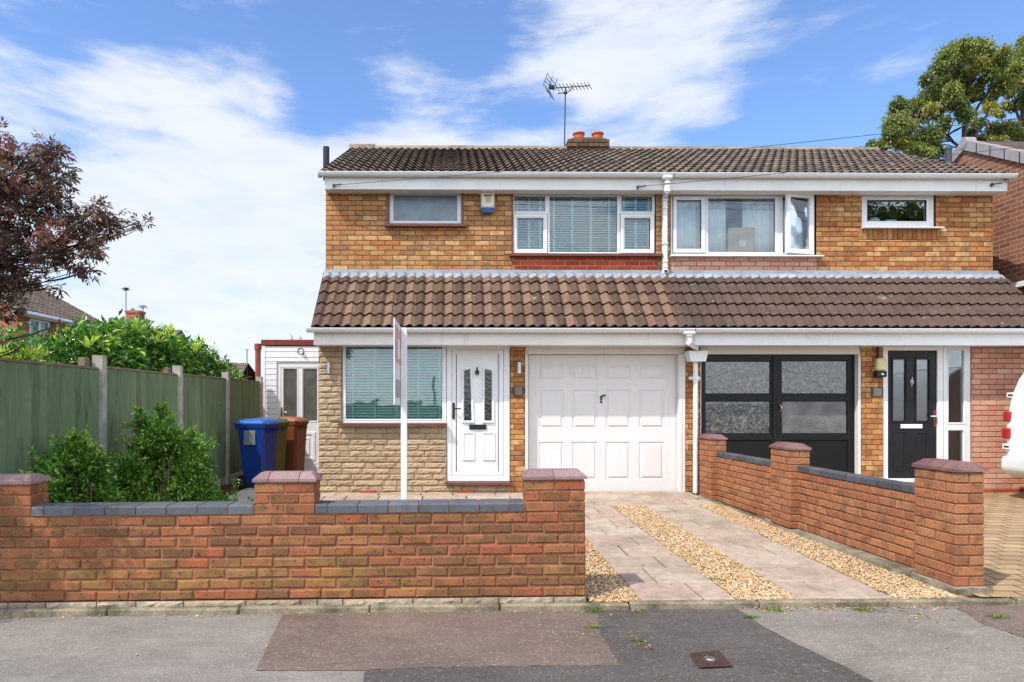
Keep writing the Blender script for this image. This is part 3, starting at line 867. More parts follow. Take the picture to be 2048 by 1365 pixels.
def window_frame(mb, R0, lights, y, depth=.065, sash=(), mi=0):
    rr = [R0]
    for l in lights: rr = rsub(rr, l)
    for q in rr: mb.box(q[0], q[1], y, y + depth, q[2], q[3], mi)
    for i, l in enumerate(lights):
        if i in sash:
            mb.frame(*l, [(-.058, y - .001), (-.055, y - .022), (-.022, y - .024), (-.010, y - .014), (.0, y - .012), (.0, y + .03)], mi)
            mb.frame(*l, [(-.066, y - .0012), (-.060, y - .0012)], 1)
        else:
            mb.frame(*l, [(-.016, y - .001), (-.014, y - .006), (-.004, y - .004), (.0, y + .004), (.0, y + .03)], mi)
def pane(parent, R0, y, mat=None, name='pane', t=.006):
    b = MB(); b.box(R0[0] - .004, R0[1] + .004, y, y + t, R0[2] - .004, R0[3] + .004); return b.build(name, mat or M['glass'], parent)
def blind(parent, R0, y, n, tapes, tilt=38, wdt=.05):
    b = MB(); x0, x1, z0, z1 = R0; sp = (z1 - z0) / n; r = random.Random(n)
    for i in range(n):
        z = z0 + (i + .5) * sp; a = R(tilt + r.uniform(-2, 2)); c, s = math.cos(a) * wdt / 2, math.sin(a) * wdt / 2
        t = .0015
        b.prism([(y - c, z - s - t), (y, z + .003 - t), (y + c, z + s - t), (y + c, z + s + t), (y, z + .003 + t), (y - c, z - s + t)], x0 + .003, x1 - .003, 0)
    for f in tapes:
        x = x0 + (x1 - x0) * f
        b.box(x - .016, x + .016, y - wdt * .5, y - wdt * .5 + .002, z0, z1, 1)
    return b.build('blind', [M['blind'], M['blind_tape']], parent)
def curtain(parent, x0, x1, z0, z1, y, amp=.025, per=.13, seed=1):
    b = MB(); r = random.Random(seed); n = max(12, int((x1 - x0) / .012)); v = []; ph = r.uniform(0, 6)
    for j, z in enumerate((z0, (z0 + z1) / 2, z1)):
        for i in range(n + 1):
            x = x0 + (x1 - x0) * i / n
            v.append((x, y + amp * math.sin(x * 6.283 / per + ph + .6 * math.sin(x * 9)) * (1.1 - .25 * j), z))
    f = [(j * (n + 1) + i, j * (n + 1) + i + 1, (j + 1) * (n + 1) + i + 1, (j + 1) * (n + 1) + i) for j in range(2) for i in range(n)]
    b.add(v, f, smooth=True)
    o = b.build('curtain', M['curtain'], parent)
    m = o.modifiers.new('thick', 'SOLIDIFY'); m.thickness = .003
    return o
def sill(parent, px0, px1, ytop, ybot, Y, proj, mat):
    x0, zt = W(px0, ytop, Y); x1, zb = W(px1, ybot, Y); zb2 = zb
    b = MB(); b.prism([(Y - proj, zb2), (Y - proj, zt - .012), (Y - proj + .012, zt - .006), (Y + .02, zt), (Y + .02, zb2)], x0, x1); return b.build('sill', mat, parent)

def tiles(mb, xa, xb, y0, z0, y1, z1, pitch, rows, prof, amp, tone, thick=.02, lift=.020, nseg=8, mi=0, seed=2, phase=0.0):
    r = random.Random(seed)
    L = math.hypot(y1 - y0, z1 - z0); d = ((y1 - y0) / L, (z1 - z0) / L); n = (-d[1], d[0])
    ex = L / rows
    ncol = int(math.ceil((xb - xa) / pitch))
    for k in range(rows):
        for i in range(ncol):
            a = xa + i * pitch; c = min(a + pitch, xb)
            if c - a < .01: continue
            s0 = k * ex + r.uniform(-.003, .003); s1 = (k + 1) * ex + .05 if k < rows - 1 else L
            jit = r.uniform(-.002, .002); sl = r.uniform(-.0015, .0015)
            lo, up, lp = [], [], []
            for q in range(nseg + 1):
                u = (c - a) / pitch * q / nseg; x = a + pitch * u; h = amp * prof(u) + jit + sl * (u - .5)
                hl, hu = h + lift, h + .001
                lo.append((x, y0 + d[0] * s0 + n[0] * hl, z0 + d[1] * s0 + n[1] * hl))
                up.append((x, y0 + d[0] * s1 + n[0] * hu, z0 + d[1] * s1 + n[1] * hu))
                lp.append((x, y0 + d[0] * (s0 + .002) + n[0] * (hl - thick), z0 + d[1] * (s0 + .002) + n[1] * (hl - thick)))
            m = nseg + 1
            f = [(q, q + 1, m + q + 1, m + q) for q in range(nseg)]
            mb.add(lo + up, f, mi, tone(i, k, r), smooth=True)
            mb.add(lp + lo, [(q, q + 1, m + q + 1, m + q) for q in range(nseg)], mi, 0.0)
    # boarding below the tiles
    e = .012
    mb.add([(xa, y0 - n[0] * e, z0 - n[1] * e), (xb, y0 - n[0] * e, z0 - n[1] * e), (xb, y1 - n[0] * e, z1 - n[1] * e), (xa, y1 - n[0] * e, z1 - n[1] * e)], [(0, 1, 2, 3)], mi, 0.0)
def gutter(name, parent, x0, x1, yc, zt, r=.055, mat=None, clips=(), joints=()):
    b = MB(); prof = []
    for k in range(13):
        a = math.pi + math.pi * k / 12; prof.append((yc + r * math.cos(a), zt + r * math.sin(a) * .95))
    inner = [(yc + (r - .006) * math.cos(math.pi + math.pi * k / 12), zt + (r - .006) * math.sin(math.pi + math.pi * k / 12) * .95) for k in range(13)]
    b.prism(prof + inner[::-1], x0, x1)
    for e in (x0, x1 - .006): b.prism([(y, z) for y, z in prof], e, e + .006)
    b.tube([(x0, yc - r, zt), (x1, yc - r, zt)], .007, 6)
    for cx in list(clips) + [q + s for q in joints for s in (-.035, .035)]:
        big = [(yc + (r + .008) * math.cos(math.pi + math.pi * k / 12), zt + .006 + (r + .008) * math.sin(math.pi + math.pi * k / 12) * .95) for k in range(13)]
        b.prism(big, cx - .010, cx + .010)
    return b.build(name, mat or M['upvc'], parent)

# ================================================================== the pair of houses
left = thing('semi_detached_house', ((XL + XP) / 2, YF, GZ), 'left half of the house pair, with white garage door, white front door and teal blinds', 'house', 'pair of semi-detached houses')
right = thing('semi_detached_house', ((XR + XP) / 2, YF, GZ), 'right half of the house pair, with black garage doors and dark grey front door', 'house', 'pair of semi-detached houses')
ZS = WZ(800, 379, 10.22)               # underside of the upper eaves
ZB = 3.37                              # where the upper wall meets the lower roof
ZL = WZ(700, 690, 9.56)                # underside of the lower fascia
RY, RZ = 13.4, WZ(1000, 296, 13.4)     # ridge line
EY, EZ = 10.16, WZ(1000, 348, 10.16)

# ---- upper wall of the left house
w1 = PR(774, 380.5, 927, 449, YU); w2 = PR(1024.5, 380, 1312, 508.5, YU)
b = MB()
redx0, redx1 = w2[0], WX(1316, YU); redz1 = WZ(1170, 513, YU)
brickwork(b, XL, XP, ZB, ZS + .05, YU, [w1, w2, (redx0, redx1, ZB - 1, redz1 + .02)])
b.build('upper_wall', [M['brick_left'], M['mortar_buff']], left)
b = MB(); brickwork(b, redx0 + .006, redx1, ZB, redz1 + .02, YU + .004, bond=.5, off=.1); b.build('infill_panel', [M['brick_red'], M['mortar_pale']], left)['label'] = 'red brick infill below the upper window'
# ---- upper wall of the right house
w3 = PR(1340, 386, 1633, 512.5, YU); w4 = PR(1724, 385, 1872, 456, YU)
b = MB(); pkx0, pkx1 = WX(1341, YU), WX(1634, YU); pkz1 = WZ(1480, 514, YU)
brickwork(b, XP, XR, ZB, ZS + .05, YU, [w3, w4, (pkx0, pkx1, ZB - 1, pkz1 + .02), (w4[0] - .05, w4[1] + .06, w4[2] - .185, w4[2])], off=.11)
# soldier course under the small window
x = w4[0] - .05
while x < w4[1] + .05:
    b.brick(x, min(x + .065, w4[1] + .06), YU, w4[2] - .178, w4[2] - .006, .0035, .03, 0); x += .075
b.box(w4[0] - .05, w4[1] + .06, YU + .0065, YU + .1, w4[2] - .185, w4[2], 1)
b.build('upper_wall', [M['brick_right'], M['mortar_orange']], right)
b = MB(); brickwork(b, pkx0, pkx1, ZB, pkz1 + .02, YU + .004, bond=.45, off=.05); b.build('infill_panel', [M['brick_pink'], M['mortar_dark']], right)['label'] = 'pale pink brick infill below the wide upper window'

# ---- ground floor walls
wg = PR(683, 686, 893.5, 847, YF); dg = PR(892.8, 686, 1020.5, 971, YF)
b = MB(); stonework(b, XL, WX(1020.5, YF), GZ - .05, ZL + .04, YF, [wg, dg])
b.build('stone_wall', [M['stone'], M['mortar_stone']], left)
b = MB(); brickwork(b, WX(1020.5, YF) + .003, WX(1050, YF), GZ - .05, ZL + .04, YF, bl=.28, off=.08)
b.build('brick_pier', [M['brick_right'], M['mortar_orange']], left)
b = MB(); brickwork(b, WX(1371, YF), WX(1389, YF), GZ - .05, ZL + .04, YF + .02, off=.06)
b.build('brick_pier', [M['brick_right'], M['mortar_orange']], left)
for (px0, py0, px1, py1) in ((720, 980.5, 751, 988), (912, 981, 945, 988)):
    b = MB(); q = PR(px0, py0, px1, py1, YF); b.box(q[0], q[1], YF - .024, YF + .02, q[2], q[3], 0, .003)
    n = 9
    for i in range(n):
        xx = q[0] + (q[1] - q[0]) * (i + .5) / n; b.box(xx - .004, xx + .004, YF - .0255, YF - .02, q[2] + .012, q[3] - .01, 1)
    b.build('air_brick', [M['terracotta'], M['black_plastic']], left)
bdx0, bdx1 = WX(1402, YF), WX(1723, YF)
b = MB(); brickwork(b, WX(1389, YF), bdx0, GZ - .05, ZL + .04, YF + .02, off=.03)
b.build('brick_pier', [M['brick_right'], M['mortar_orange']], right)
b = MB(); brickwork(b, bdx1, WX(1766.8, YF), GZ - .05, ZL + .04, YF, bl=.18, off=.02)
b.build('brick_pier', [M['brick_right'], M['mortar_orange']], right)
b = MB(); brickwork(b, WX(1943.5, YF), XR + .1, GZ + .06, ZL + .04, YF, off=.08, rh=.0755)
b.build('porch_wall', [M['brick_pink'], M['mortar_dark']], right)
b = MB(); brickwork(b, WX(1943.5, YF), XR + .1, GZ - .04, GZ + .058, YF - .003, rh=.1, off=.14); b.build('plinth_course', [M['brick_red'], M['mortar_red']], right)

# ---- flank and rear walls, floors (they shade the rooms)
for root, xs in ((left, (XL, XL + .1)), (right, (XR - .1, XR))):
    b = MB(); prof = [(YF + .1, 0), (16.2, 0), (16.2, 4.75), (RY, RZ - .14), (YU + .1, ZS + .32), (YU + .1, 3.36), (YF + .1, ZL + .15)]
    b.prism(prof, xs[0], xs[1]); b.build('flank_wall', M['brick_plain'], root)
for root, x0, x1 in ((left, XL + .1, XP - .05), (right, XP + .05, XR - .1)):
    b = MB(); b.box(x0, x1, 16.1, 16.2, 0, 4.75); b.box(x0, x1, YF + .12, 16.1, GZ - .1, GZ)
    b.build('rear_wall', M['brick_plain'], root)
    b = MB(); b.box(x0, x1, YU + .02, 16.1, 2.55, 2.75); b.box(x0, x1, 12.9, 13.0, GZ, 2.55); b.box(x0, x1, 13.3, 13.4, 2.75, 4.7); b.box(x0, x1, YU + .15, 16.1, 4.62, 4.70)
    b.build('room_wall', M['dark_room'], root)
b = MB(); b.box(XP - .05, XP + .05, YU + .12, 16.1, GZ, 4.6); b.box(1.02, 1.10, YF + .12, 12.9, GZ, 2.5)
b.build('party_wall', M['dark_room'], left)

# ---- main roof
roll = lambda u: (0.5 - 0.5 * math.cos(2 * math.pi * u)) ** 1.3
def pant(u):
    u = u % 1.0
    return 0.5 - 0.5 * math.cos(math.pi * min(u / .62, 1)) if u < .62 else 0.5 + 0.5 * math.cos(math.pi * min((u - .62) / .34, 1))
def angular(u):
    u = u % 1.0
    return (u / .68) if u < .68 else max(0, 1 - (u - .68) / .30)
xv0, xv1 = XL - .05, XR + .0
for root, xa, xb, sd in ((left, xv0, XP, 3), (right, XP, xv1, 4)):
    b = MB()
    tiles(b, xa, xb, EY, EZ, RY - .05, RZ - .06, .1335, 12, angular if root is right else roll, .034, lambda i, k, r: .5 + r.uniform(-.4, .4), seed=sd, nseg=6, thick=.012, lift=.032)
    # rear slope and verge bedding
    b.add([(xa, RY, RZ - .02), (xb, RY, RZ - .02), (xb, 16.6, EZ), (xa, 16.6, EZ)], [(0, 1, 2, 3)], 0, .3)
    e = xa if root is left else xb
    s = -1 if root is left else 1
    L = [(EY + (RY - EY) * t, EZ + (RZ - EZ) * t) for t in (0, 1)]
    b.prism([(L[0][0], L[0][1] - .07), (L[1][0], L[1][1] - .07), (16.6, EZ - .07), (16.6, EZ - .01), (L[1][0], L[1][1] - .01), (L[0][0], L[0][1] - .01)], e - s * .04, e + s * .012, 1, .5)
    b.build('roof', [M['tile_main'], M['ridge']], root)
    b = MB(); n = 11; r = random.Random(sd)
    for i in range(n):
        x0 = xa - .02 + (xb - xa + .03) * i / n; x1 = xa - .02 + (xb - xa + .03) * (i + 1) / n + .004; t = r.uniform(-.008, .008)
        k = 1.0
        if root is left and i == 0: t += .03
        prof = [(RY + .135 * math.cos(math.pi * q / 10), RZ - .085 + t + .115 * math.sin(math.pi * q / 10)) for q in range(11)]
        b.prism(prof, x0, x1, 0, r.uniform(.1, .8))
        for q in range(7):
            xx = x0 + (x1 - x0) * (q + .5) / 7; b.box(xx - .035, xx + .035, RY - .165, RY - .10, RZ - .125, RZ - .055 + r.uniform(-.015, .012), 0, .012, tone=1)
    b.build('ridge_tiles', M['ridge'], root)
# eaves: fascia, soffit, gutter
for root, pa, pb, xa, xb in ((left, 650, 1330, None, XP), (right, 1330, 2013, XP, None)):
    x0 = WX(pa, 10.22) if xa is None else xa; x1 = WX(pb, 10.22) if xb is None else xb
    b = MB(); b.box(x0, x1, 10.22, 10.24, ZS, ZS + .26)
    b.box(x0, x1, 10.24, YU - .002, ZS + .004, ZS + .016)
    if root is left: b.box(x0 - .004, x0 + .008, 10.21, YU + .1, ZS - .002, ZS + .262)
    else: b.box(x1 - .008, x1 + .004, 10.21, YU + .1, ZS - .002, ZS + .262)
    for px in ((712, 715) if root is left else (1952, 1955)): b.box(WX(px, 10.22) - .008, WX(px, 10.22) + .008, 10.216, 10.22, ZS - .001, ZS + .26)
    for i in range(int((x1 - x0) / .1)):
        b.box(x0 + i * .1 + .02, x0 + i * .1 + .026, 10.25, 10.43, ZS + .0025, ZS + .004, 1)
    b.build('fascia', [M['upvc_old'], M['fascia_cream']], root)
ZG = WZ(1000, 347, 10.15)
gutter('gutter', left, WX(638, 10.15), XP - .002, 10.155, ZG, clips=[WX(p, 10.15) for p in (660, 782, 908, 1034, 1222)], joints=[WX(1137, 10.15)])
gutter('gutter', right, XP + .002, WX(2031, 10.15), 10.155, ZG, clips=[WX(p, 10.15) for p in (1417, 1623, 1800, 1989)], joints=[WX(1535, 10.15)])

# ---- lower roof
LY0, LZ0, LY1, LZ1 = 9.50, 2.465, 10.42, 3.375
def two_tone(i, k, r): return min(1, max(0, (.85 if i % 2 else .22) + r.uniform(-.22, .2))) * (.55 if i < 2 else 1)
XQ = 3.22
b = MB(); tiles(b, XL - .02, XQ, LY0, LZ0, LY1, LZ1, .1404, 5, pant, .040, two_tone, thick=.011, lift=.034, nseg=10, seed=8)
b.prism([(LY0, LZ0 - .05), (LY1, LZ1 - .05), (LY1, LZ1 + .02), (LY0, LZ0 + .02)], XL - .03, XL - .018, 0, .1)
b.build('porch_roof', M['tile_left'], left)['label'] = 'brown pantiled lower roof with alternating light rolls'
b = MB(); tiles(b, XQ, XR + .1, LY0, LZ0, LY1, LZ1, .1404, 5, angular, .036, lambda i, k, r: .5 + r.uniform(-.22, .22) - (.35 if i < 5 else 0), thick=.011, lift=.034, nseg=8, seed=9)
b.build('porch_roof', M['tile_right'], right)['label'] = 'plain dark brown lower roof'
def flashing(root, xa, xb, prof, amp, pitch, x_or):
    b = MB(); L = math.hypot(LY1 - LY0, LZ1 - LZ0); d = ((LY1 - LY0) / L, (LZ1 - LZ0) / L); n = (-d[1], d[0])
    N = int((xb - xa) / .0175); v = []; r = random.Random(1)
    for i in range(N + 1):
        x = xa + (xb - xa) * i / N; u = ((x - x_or) / pitch) % 1.0; h = amp * prof(u) + .016
        v += [(x, YU - .004, LZ1 + .075), (x, YU - .012, LZ1 + .025), (x, LY0 + d[0] * (L - .05) + n[0] * (h + .012), LZ0 + d[1] * (L - .05) + n[1] * (h + .012)),
              (x, LY0 + d[0] * (L - .125) + n[0] * (h + .006), LZ0 + d[1] * (L - .125) + n[1] * (h + .006)),
              (x, LY0 + d[0] * (L - .126) + n[0] * (h - .004), LZ0 + d[1] * (L - .126) + n[1] * (h - .004))]
    f = [(i * 5 + k, (i + 1) * 5 + k, (i + 1) * 5 + k + 1, i * 5 + k + 1) for i in range(N) for k in range(4)]
    b.add(v, f, smooth=False); b.build('flashing', M['lead'], root)
flashing(left, XL - .015, XP - .06, pant, .040, .1404, XL - .02)
flashing(right, XP - .055, XR + .08, angular, .036, .1404, XQ)
for root, xa, xb, mat in ((left, WX(628.5, 9.56), WX(1389, 9.56), 'fascia_cream'), (right, WX(1389.5, 9.56), XR + .12, 'upvc')):
    b = MB(); b.box(xa, xb, 9.56, 9.58, ZL, ZL + .21)
    b.box(xa, xb, 9.58, YF + .09, ZL + .002, ZL + .014)
    if root is left:
        b.box(xa - .005, xa + .006, 9.552, YF + .1, ZL - .002, ZL + .215)
        for p in (701, 708): b.box(WX(p, 9.56) - .006, WX(p, 9.56) + .006, 9.556, 9.56, ZL - .001, ZL + .20)
    b.build('lower_fascia', M[mat], root)
ZG2 = WZ(1000, 658, 9.47)
gutter('lower_gutter', left, WX(613.5, 9.47), WX(1389, 9.47) - .002, 9.485, ZG2, r=.056, clips=[WX(p, 9.47) for p in (642, 955, 1261, 1361)], joints=[WX(1170, 9.47)])
gutter('lower_gutter', right, WX(1389, 9.47) + .002, XR + .2, 9.485, ZG2, r=.056, clips=[WX(p, 9.47) for p in (1452, 1591, 1734, 1877, 1900)], joints=[WX(1938, 9.47)])

# ---- downpipes
b = MB(); xp = WX(1334.5, 10.15)
b.box(xp - .075, xp + .075, 10.10, 10.215, ZG - .085, ZG - .02, 0, .02)
x2 = WX(1329.5, YU - .05)
b.sqtube([(xp, 10.16, ZG - .06), (xp, 10.16, ZG - .26), (x2, YU - .05, ZS - .06), (x2, YU - .05, ZB + .12), (x2, YU - .055, ZB + .06)], .066, .066)
for z in (ZG - .13, ZG - .25): b.box(xp - .038, xp + .038, 10.122, 10.198, z - .014, z + .014, 0, .005)
for z in (ZS - .1, ZS - .22, ZS - .75, ZB + .2, ZB + .12): b.box(x2 - .040, x2 + .040, YU - .09, YU - .01, z - .012, z + .012, 0, .004)
b.box(x2 - .036, x2 + .036, YU - .11, YU - .015, ZB + .015, ZB + .075, 0, .004)
dp = b.build('downpipe', M['upvc'], left)
b = MB(); b.box(x2 - .025, x2 + .025, YU - .112, YU - .1095, ZB + .024, ZB + .064); b.build('outlet', M['black_plastic'], dp)
b = MB(); xo = WX(1377, 9.5); xd = WX(1391, YF - .07)
b.box(xo - .085, xo + .085, 9.44, 9.55, ZG2 - .075, ZG2 - .01, 0, .015)
b.sqtube([(xo, 9.495, ZG2 - .05), (xo, 9.495, ZG2 - .19), (xd - .02, YF - .18, ZL - .03)], .066, .066)
b.box(xo - .038, xo + .038, 9.455, 9.535, ZG2 - .10, ZG2 - .075, 0, .004)
zh1, zh0 = WZ(1390, 703, YF - .09), WZ(1390, 724, YF - .09)
b.prism([(xd - .135, zh1), (xd - .135, zh1 - .03), (xd - .105, zh0), (xd + .105, zh0), (xd + .135, zh1 - .03), (xd + .135, zh1)], YF - .19, YF - .0, axis='y')
b.tube([(xd, YF - .07, zh0 + .02), (xd, YF - .07, GZ + .02)], .034, 14)
b.tube([(xd, YF - .07, WZ(1391, 752, YF)), (xd, YF - .07, WZ(1391, 762, YF))], .044, 14); b.box(xd - .075, xd + .075, YF - .05, YF + .01, WZ(1391, 760, YF), WZ(1391, 754, YF), 0, .004)
b.build('lower_downpipe', M['upvc'], left)

# ---- upper windows, left house
def LR(*a, Y=YU): return PR(*a, Y)
yw = YU + .035
def plain_win(root, hole, glass, gm, sillargs, trim=None):
    b = MB(); window_frame(b, hole, [glass], yw)
    w = b.build('window', [M['upvc'], M['grey_plastic']], root)
    pane(w, glass, yw + .02, gm)
    if sillargs: sill(w, *sillargs)
    if trim:
        x0, x1, z0, z1 = hole
        for a, c in ((x0 - .035, x0 - .002), (x1 + .002, x1 + .035)):
            b = MB(); b.box(a, c, YU - .012, YU + .08, z0 - .02, z1); b.build('trim', trim, w)
    return w
h1 = PR(779, 381, 922.5, 448.5, YU)
win = plain_win(left, h1, PR(786.5, 390, 914.5, 441, YU), M['obscure'], (770, 932.5, 448.5, 455.5, YU, .09, M['sill_brown']), M['sill_brown'])
win['label'] = 'small frosted upper window with brown sill'
gl = [PR(1029, 392, 1090.5, 422, YU), PR(1034.5, 436, 1087, 498.5, YU), PR(1100, 392.5, 1235, 504, YU), PR(1244, 392, 1305, 422, YU), PR(1249.5, 436, 1301.5, 498.5, YU)]
b = MB(); window_frame(b, PR(1026.5, 380, 1311, 508.4, YU), gl, yw, sash=(1, 4))
win = b.build('window', [M['upvc'], M['grey_plastic']], left); win['label'] = 'wide upper window of five panes with teal blinds'
for g in gl: pane(win, g, yw + .02)
sill(win, 1018, 1322, 508.5, 515, YU, .10, M['sill_brown'])
b = MB(); q = PR(1024.5, 384, 1026.4, 508, YU); b.box(q[0] - .01, q[0] + .012, YU - .01, YU + .08, q[2], q[3]); b.build('trim', M['sill_brown'], win)
q = PR(1027, 384, 1093, 506, YU); blind(win, q, YU + .15, 24, (.12, .5, .85), tilt=22)
q = PR(1096, 384, 1239, 508, YU); blind(win, q, YU + .15, 25, (.1, .36, .62, .88), tilt=24)
q = PR(1241, 384, 1310, 506, YU); blind(win, q, YU + .15, 24, (.15, .5, .88), tilt=22)
# ---- upper windows, right house
gl = [PR(1354.8, 399.5, 1404, 497.5, YU), PR(1418, 396, 1552, 503.5, YU)]
op = PR(1568, 392, 1627, 505, YU)
b = MB(); window_frame(b, PR(1343, 386, 1631, 512, YU), gl + [op], yw, sash=(0,))
win = b.build('window', [M['upvc'], M['grey_plastic']], right); win['label'] = 'wide upper window with net curtains and one casement open'
for g in gl: pane(win, g, yw + .02)
sill(win, 1338, 1642, 511.5, 515.5, YU, .10, M['upvc'])
hx = op[1] - .002; ow = op[1] - op[0]; ang = R(13)
b = MB(Matrix.Translation((hx, yw - .01, 0)) @ Matrix.Rotation(ang, 4, 'Z'))
b.frame(-ow - .02, .0, op[2] - .03, op[3] + .03, [(0, .02), (0, -.03), (.004, -.034), (.055, -.034), (.068, -.02), (.07, .0), (.07, .02), (0, .02)])
sash = b.build('open_sash', [M['upvc'], M['grey_plastic']], win)
b = MB(Matrix.Translation((hx, yw - .01, 0)) @ Matrix.Rotation(ang, 4, 'Z')); b.box(-ow + .045, -.065, -.006, .0, op[2] + .035, op[3] - .035); b.build('sash_pane', M['glass'], win)
zc0, zc1 = gl[1][2] - .02, gl[1][3] + .02
curtain(win, WX(1347, YU), WX(1410, YU), zc0, zc1, YU + .2, seed=2)
curtain(win, WX(1416, YU), WX(1462, YU), zc0, zc1, YU + .2, seed=3, per=.1)
curtain(win, WX(1497, YU), WX(1562, YU), zc0, zc1, YU + .21, seed=4, per=.16)
curtain(win, WX(1566, YU), WX(1606, YU), zc0, zc1, YU + .22, seed=5, per=.09)
q = PR(1463, 452, 1516, 506, YU); b = MB()
b.box(q[0], q[1], YU + .13, YU + .145, q[2] - .01, q[3]); b.box(q[1] - .012, q[1] + .004, YU + .128, YU + .15, q[2] - .01, q[3] + .002, 1); b.box(q[0], q[1], YU + .128, YU + .15, q[3] - .004, q[3] + .006, 1)
g = PR(1486, 477, 1499, 489, YU); b.box(g[0], g[1], YU + .128, YU + .1295, g[2], g[3], 2)
tag(b.build('picture_back', [M['cardboard'], M['timber_old'], M['paper']]), 'brown backed picture leaning inside the upper window with a white sticker', 'picture')
h4 = PR(1725.8, 385.5, 1870.5, 455.5, YU)
win = plain_win(right, h4, PR(1737, 399, 1856, 441.5, YU), None, (1722, 1882, 455, 458.5, YU, .085, M['upvc']))
win['label'] = 'small clear upper window with white sill'
b = MB(); cx, cz = W(1765, 441, YU); b.lathe([(.05, cz - .08), (.085, cz - .05), (.09, cz + .05), (.05, cz + .09)], cx, YU + .22, 14); tag(b.build('round_ornament', M['paper']), 'pale round ornament on the sill of the small upper right window', 'ornament')
b = MB(); cx, cz = W(1797, 441, YU); b.box(cx - .09, cx + .1, YU + .16, YU + .24, cz - .09, cz + .06, 0, .02); tag(b.build('storage_box', M['blind']), 'pale blue box on the sill of the small upper right window', 'box')

# ---- ground floor window
yg = YF + .03
gl = [PR(691, 692.5, 884.5, 838.7, YF)]
b = MB(); window_frame(b, PR(684.5, 686, 892.5, 846.5, YF), gl, yg)
win = b.build('window', [M['upvc'], M['grey_plastic']], left); win['label'] = 'large ground floor window filled by a teal slatted blind'
pane(win, gl[0], yg + .02); sill(win, 678.5, 893, 846, 851, YF, .11, M['sill_brown'])
blind(win, PR(688, 690, 888, 841, YF), YF + .11, 27, (.08, .3, .52, .74, .955), tilt=30)

# ---- front door of the left house
yd = YF + .02
b = MB(); D0 = PR(893.5, 686, 1019.8, 963.5, YF); x0, x1, z0, z1 = D0
lf = PR(903.5, 700, 1008, 953, YF)                 # leaf
for q in rsub([D0], lf): b.box(q[0], q[1], yd, yd + .07, q[2], q[3], 0, .004)
door = b.build('front_door', [M['upvc'], M['grey_plastic']], left); door['label'] = 'white front door with two dark lites'
b = MB(); b.box(lf[0] + .004, lf[1] - .004, yd + .012, yd + .06, lf[2] + .004, lf[3] - .004, 0, .004)
b.frame(*lf, [(.0, yd + .05), (.006, yd + .006), (.055, yd + .004), (.062, yd + .010)], 0)
sl = PR(913, 705.5, 996.5, 945, YF)
b.frame(*sl, [(-.004, yd + .0035), (.0, yd + .0115), (.004, yd + .0115)], 1)
def lite(poly, cap_mat, mb, y):
    mb.nested([(inset(poly, 0), y + .012), (inset(poly, .008), y - .012), (inset(poly, .022), y - .014), (inset(poly, .036), y + .002), (inset(poly, .037), y + .004)], 0, False)
L1 = [W(*p, YF) for p in ((923, 847), (948.7, 847), (945, 732.5), (923.2, 738))]
R1 = [W(*p, YF) for p in ((964.5, 847), (989, 847), (988.8, 738), (964.5, 732.5))]
for P in (L1, R1):
    lite(P, 1, b, yd)
for q in (PR(924.5, 864.5, 950, 922, YF), PR(964.5, 864.5, 991, 922, YF)):
    b.frame(*q, [(0, yd + .012), (.008, yd - .006), (.018, yd - .008), (.032, yd + .008), (.040, yd + .006)], 0, True)
leaf = b.build('door_leaf', [M['upvc'], M['grey_plastic']], door)
b = MB()
for P in (L1, R1): b.nested([(inset(P, .034), yd + .0025), (inset(P, .04), yd + .002)], 0, True)
b.build('door_lite', M['lite_glass'], door)
b = MB(); q = PR(938.5, 849.5, 972.8, 859.5, YF); b.box(q[0], q[1], yd - .012, yd + .014, q[2], q[3], 0, .004); b.box(q[0] + .012, q[1] - .012, yd - .016, yd - .01, q[2] + .012, q[3] - .012, 0, .003); b.build('letterbox', M['black_plastic'], door)
b = MB(); hx0, hz = W(906.8, 806, YF); q = PR(904.8, 805.5, 909.5, 838.5, YF); b.box(q[0], q[1], yd - .014, yd + .006, q[2], q[3], 0, .004)
hz = WZ(907, 817.5, YF); b.tube([(hx0, yd - .01, hz), (hx0, yd - .05, hz), (hx0 + .02, yd - .055, hz), (hx0 + .11, yd - .05, hz - .004)], .009, 8); b.build('door_handle', M['black_plastic'], door)
b = MB(); kx, kz = W(954.3, 745, YF)
b.prism([(kx + .022 * math.cos(a) * (1 if math.sin(a) < 0 else .8), kz + .012 + .04 * math.sin(a)) for a in frange(0, 6.0, 14)], yd - .006, yd + .013, axis='y')
b.tube([(kx + .026 * math.sin(a), yd - .022, kz - .006 - .034 * math.cos(a)) for a in frange(-2.4, 2.4, 12)], .006, 6); b.tube([(kx, yd - .014, kz + .05), (kx, yd + .01, kz + .072)], .009, 6)
b.build('door_knocker', M['black_plastic'], door)
b = MB(); q = PR(891, 963.5, 1025, 970.5, YF); b.prism([(YF - .07, q[2]), (YF - .07, q[3] - .01), (YF + .09, q[3]), (YF + .09, q[2])], q[0], q[1]); b.build('threshold', M['sill_brown'], door)
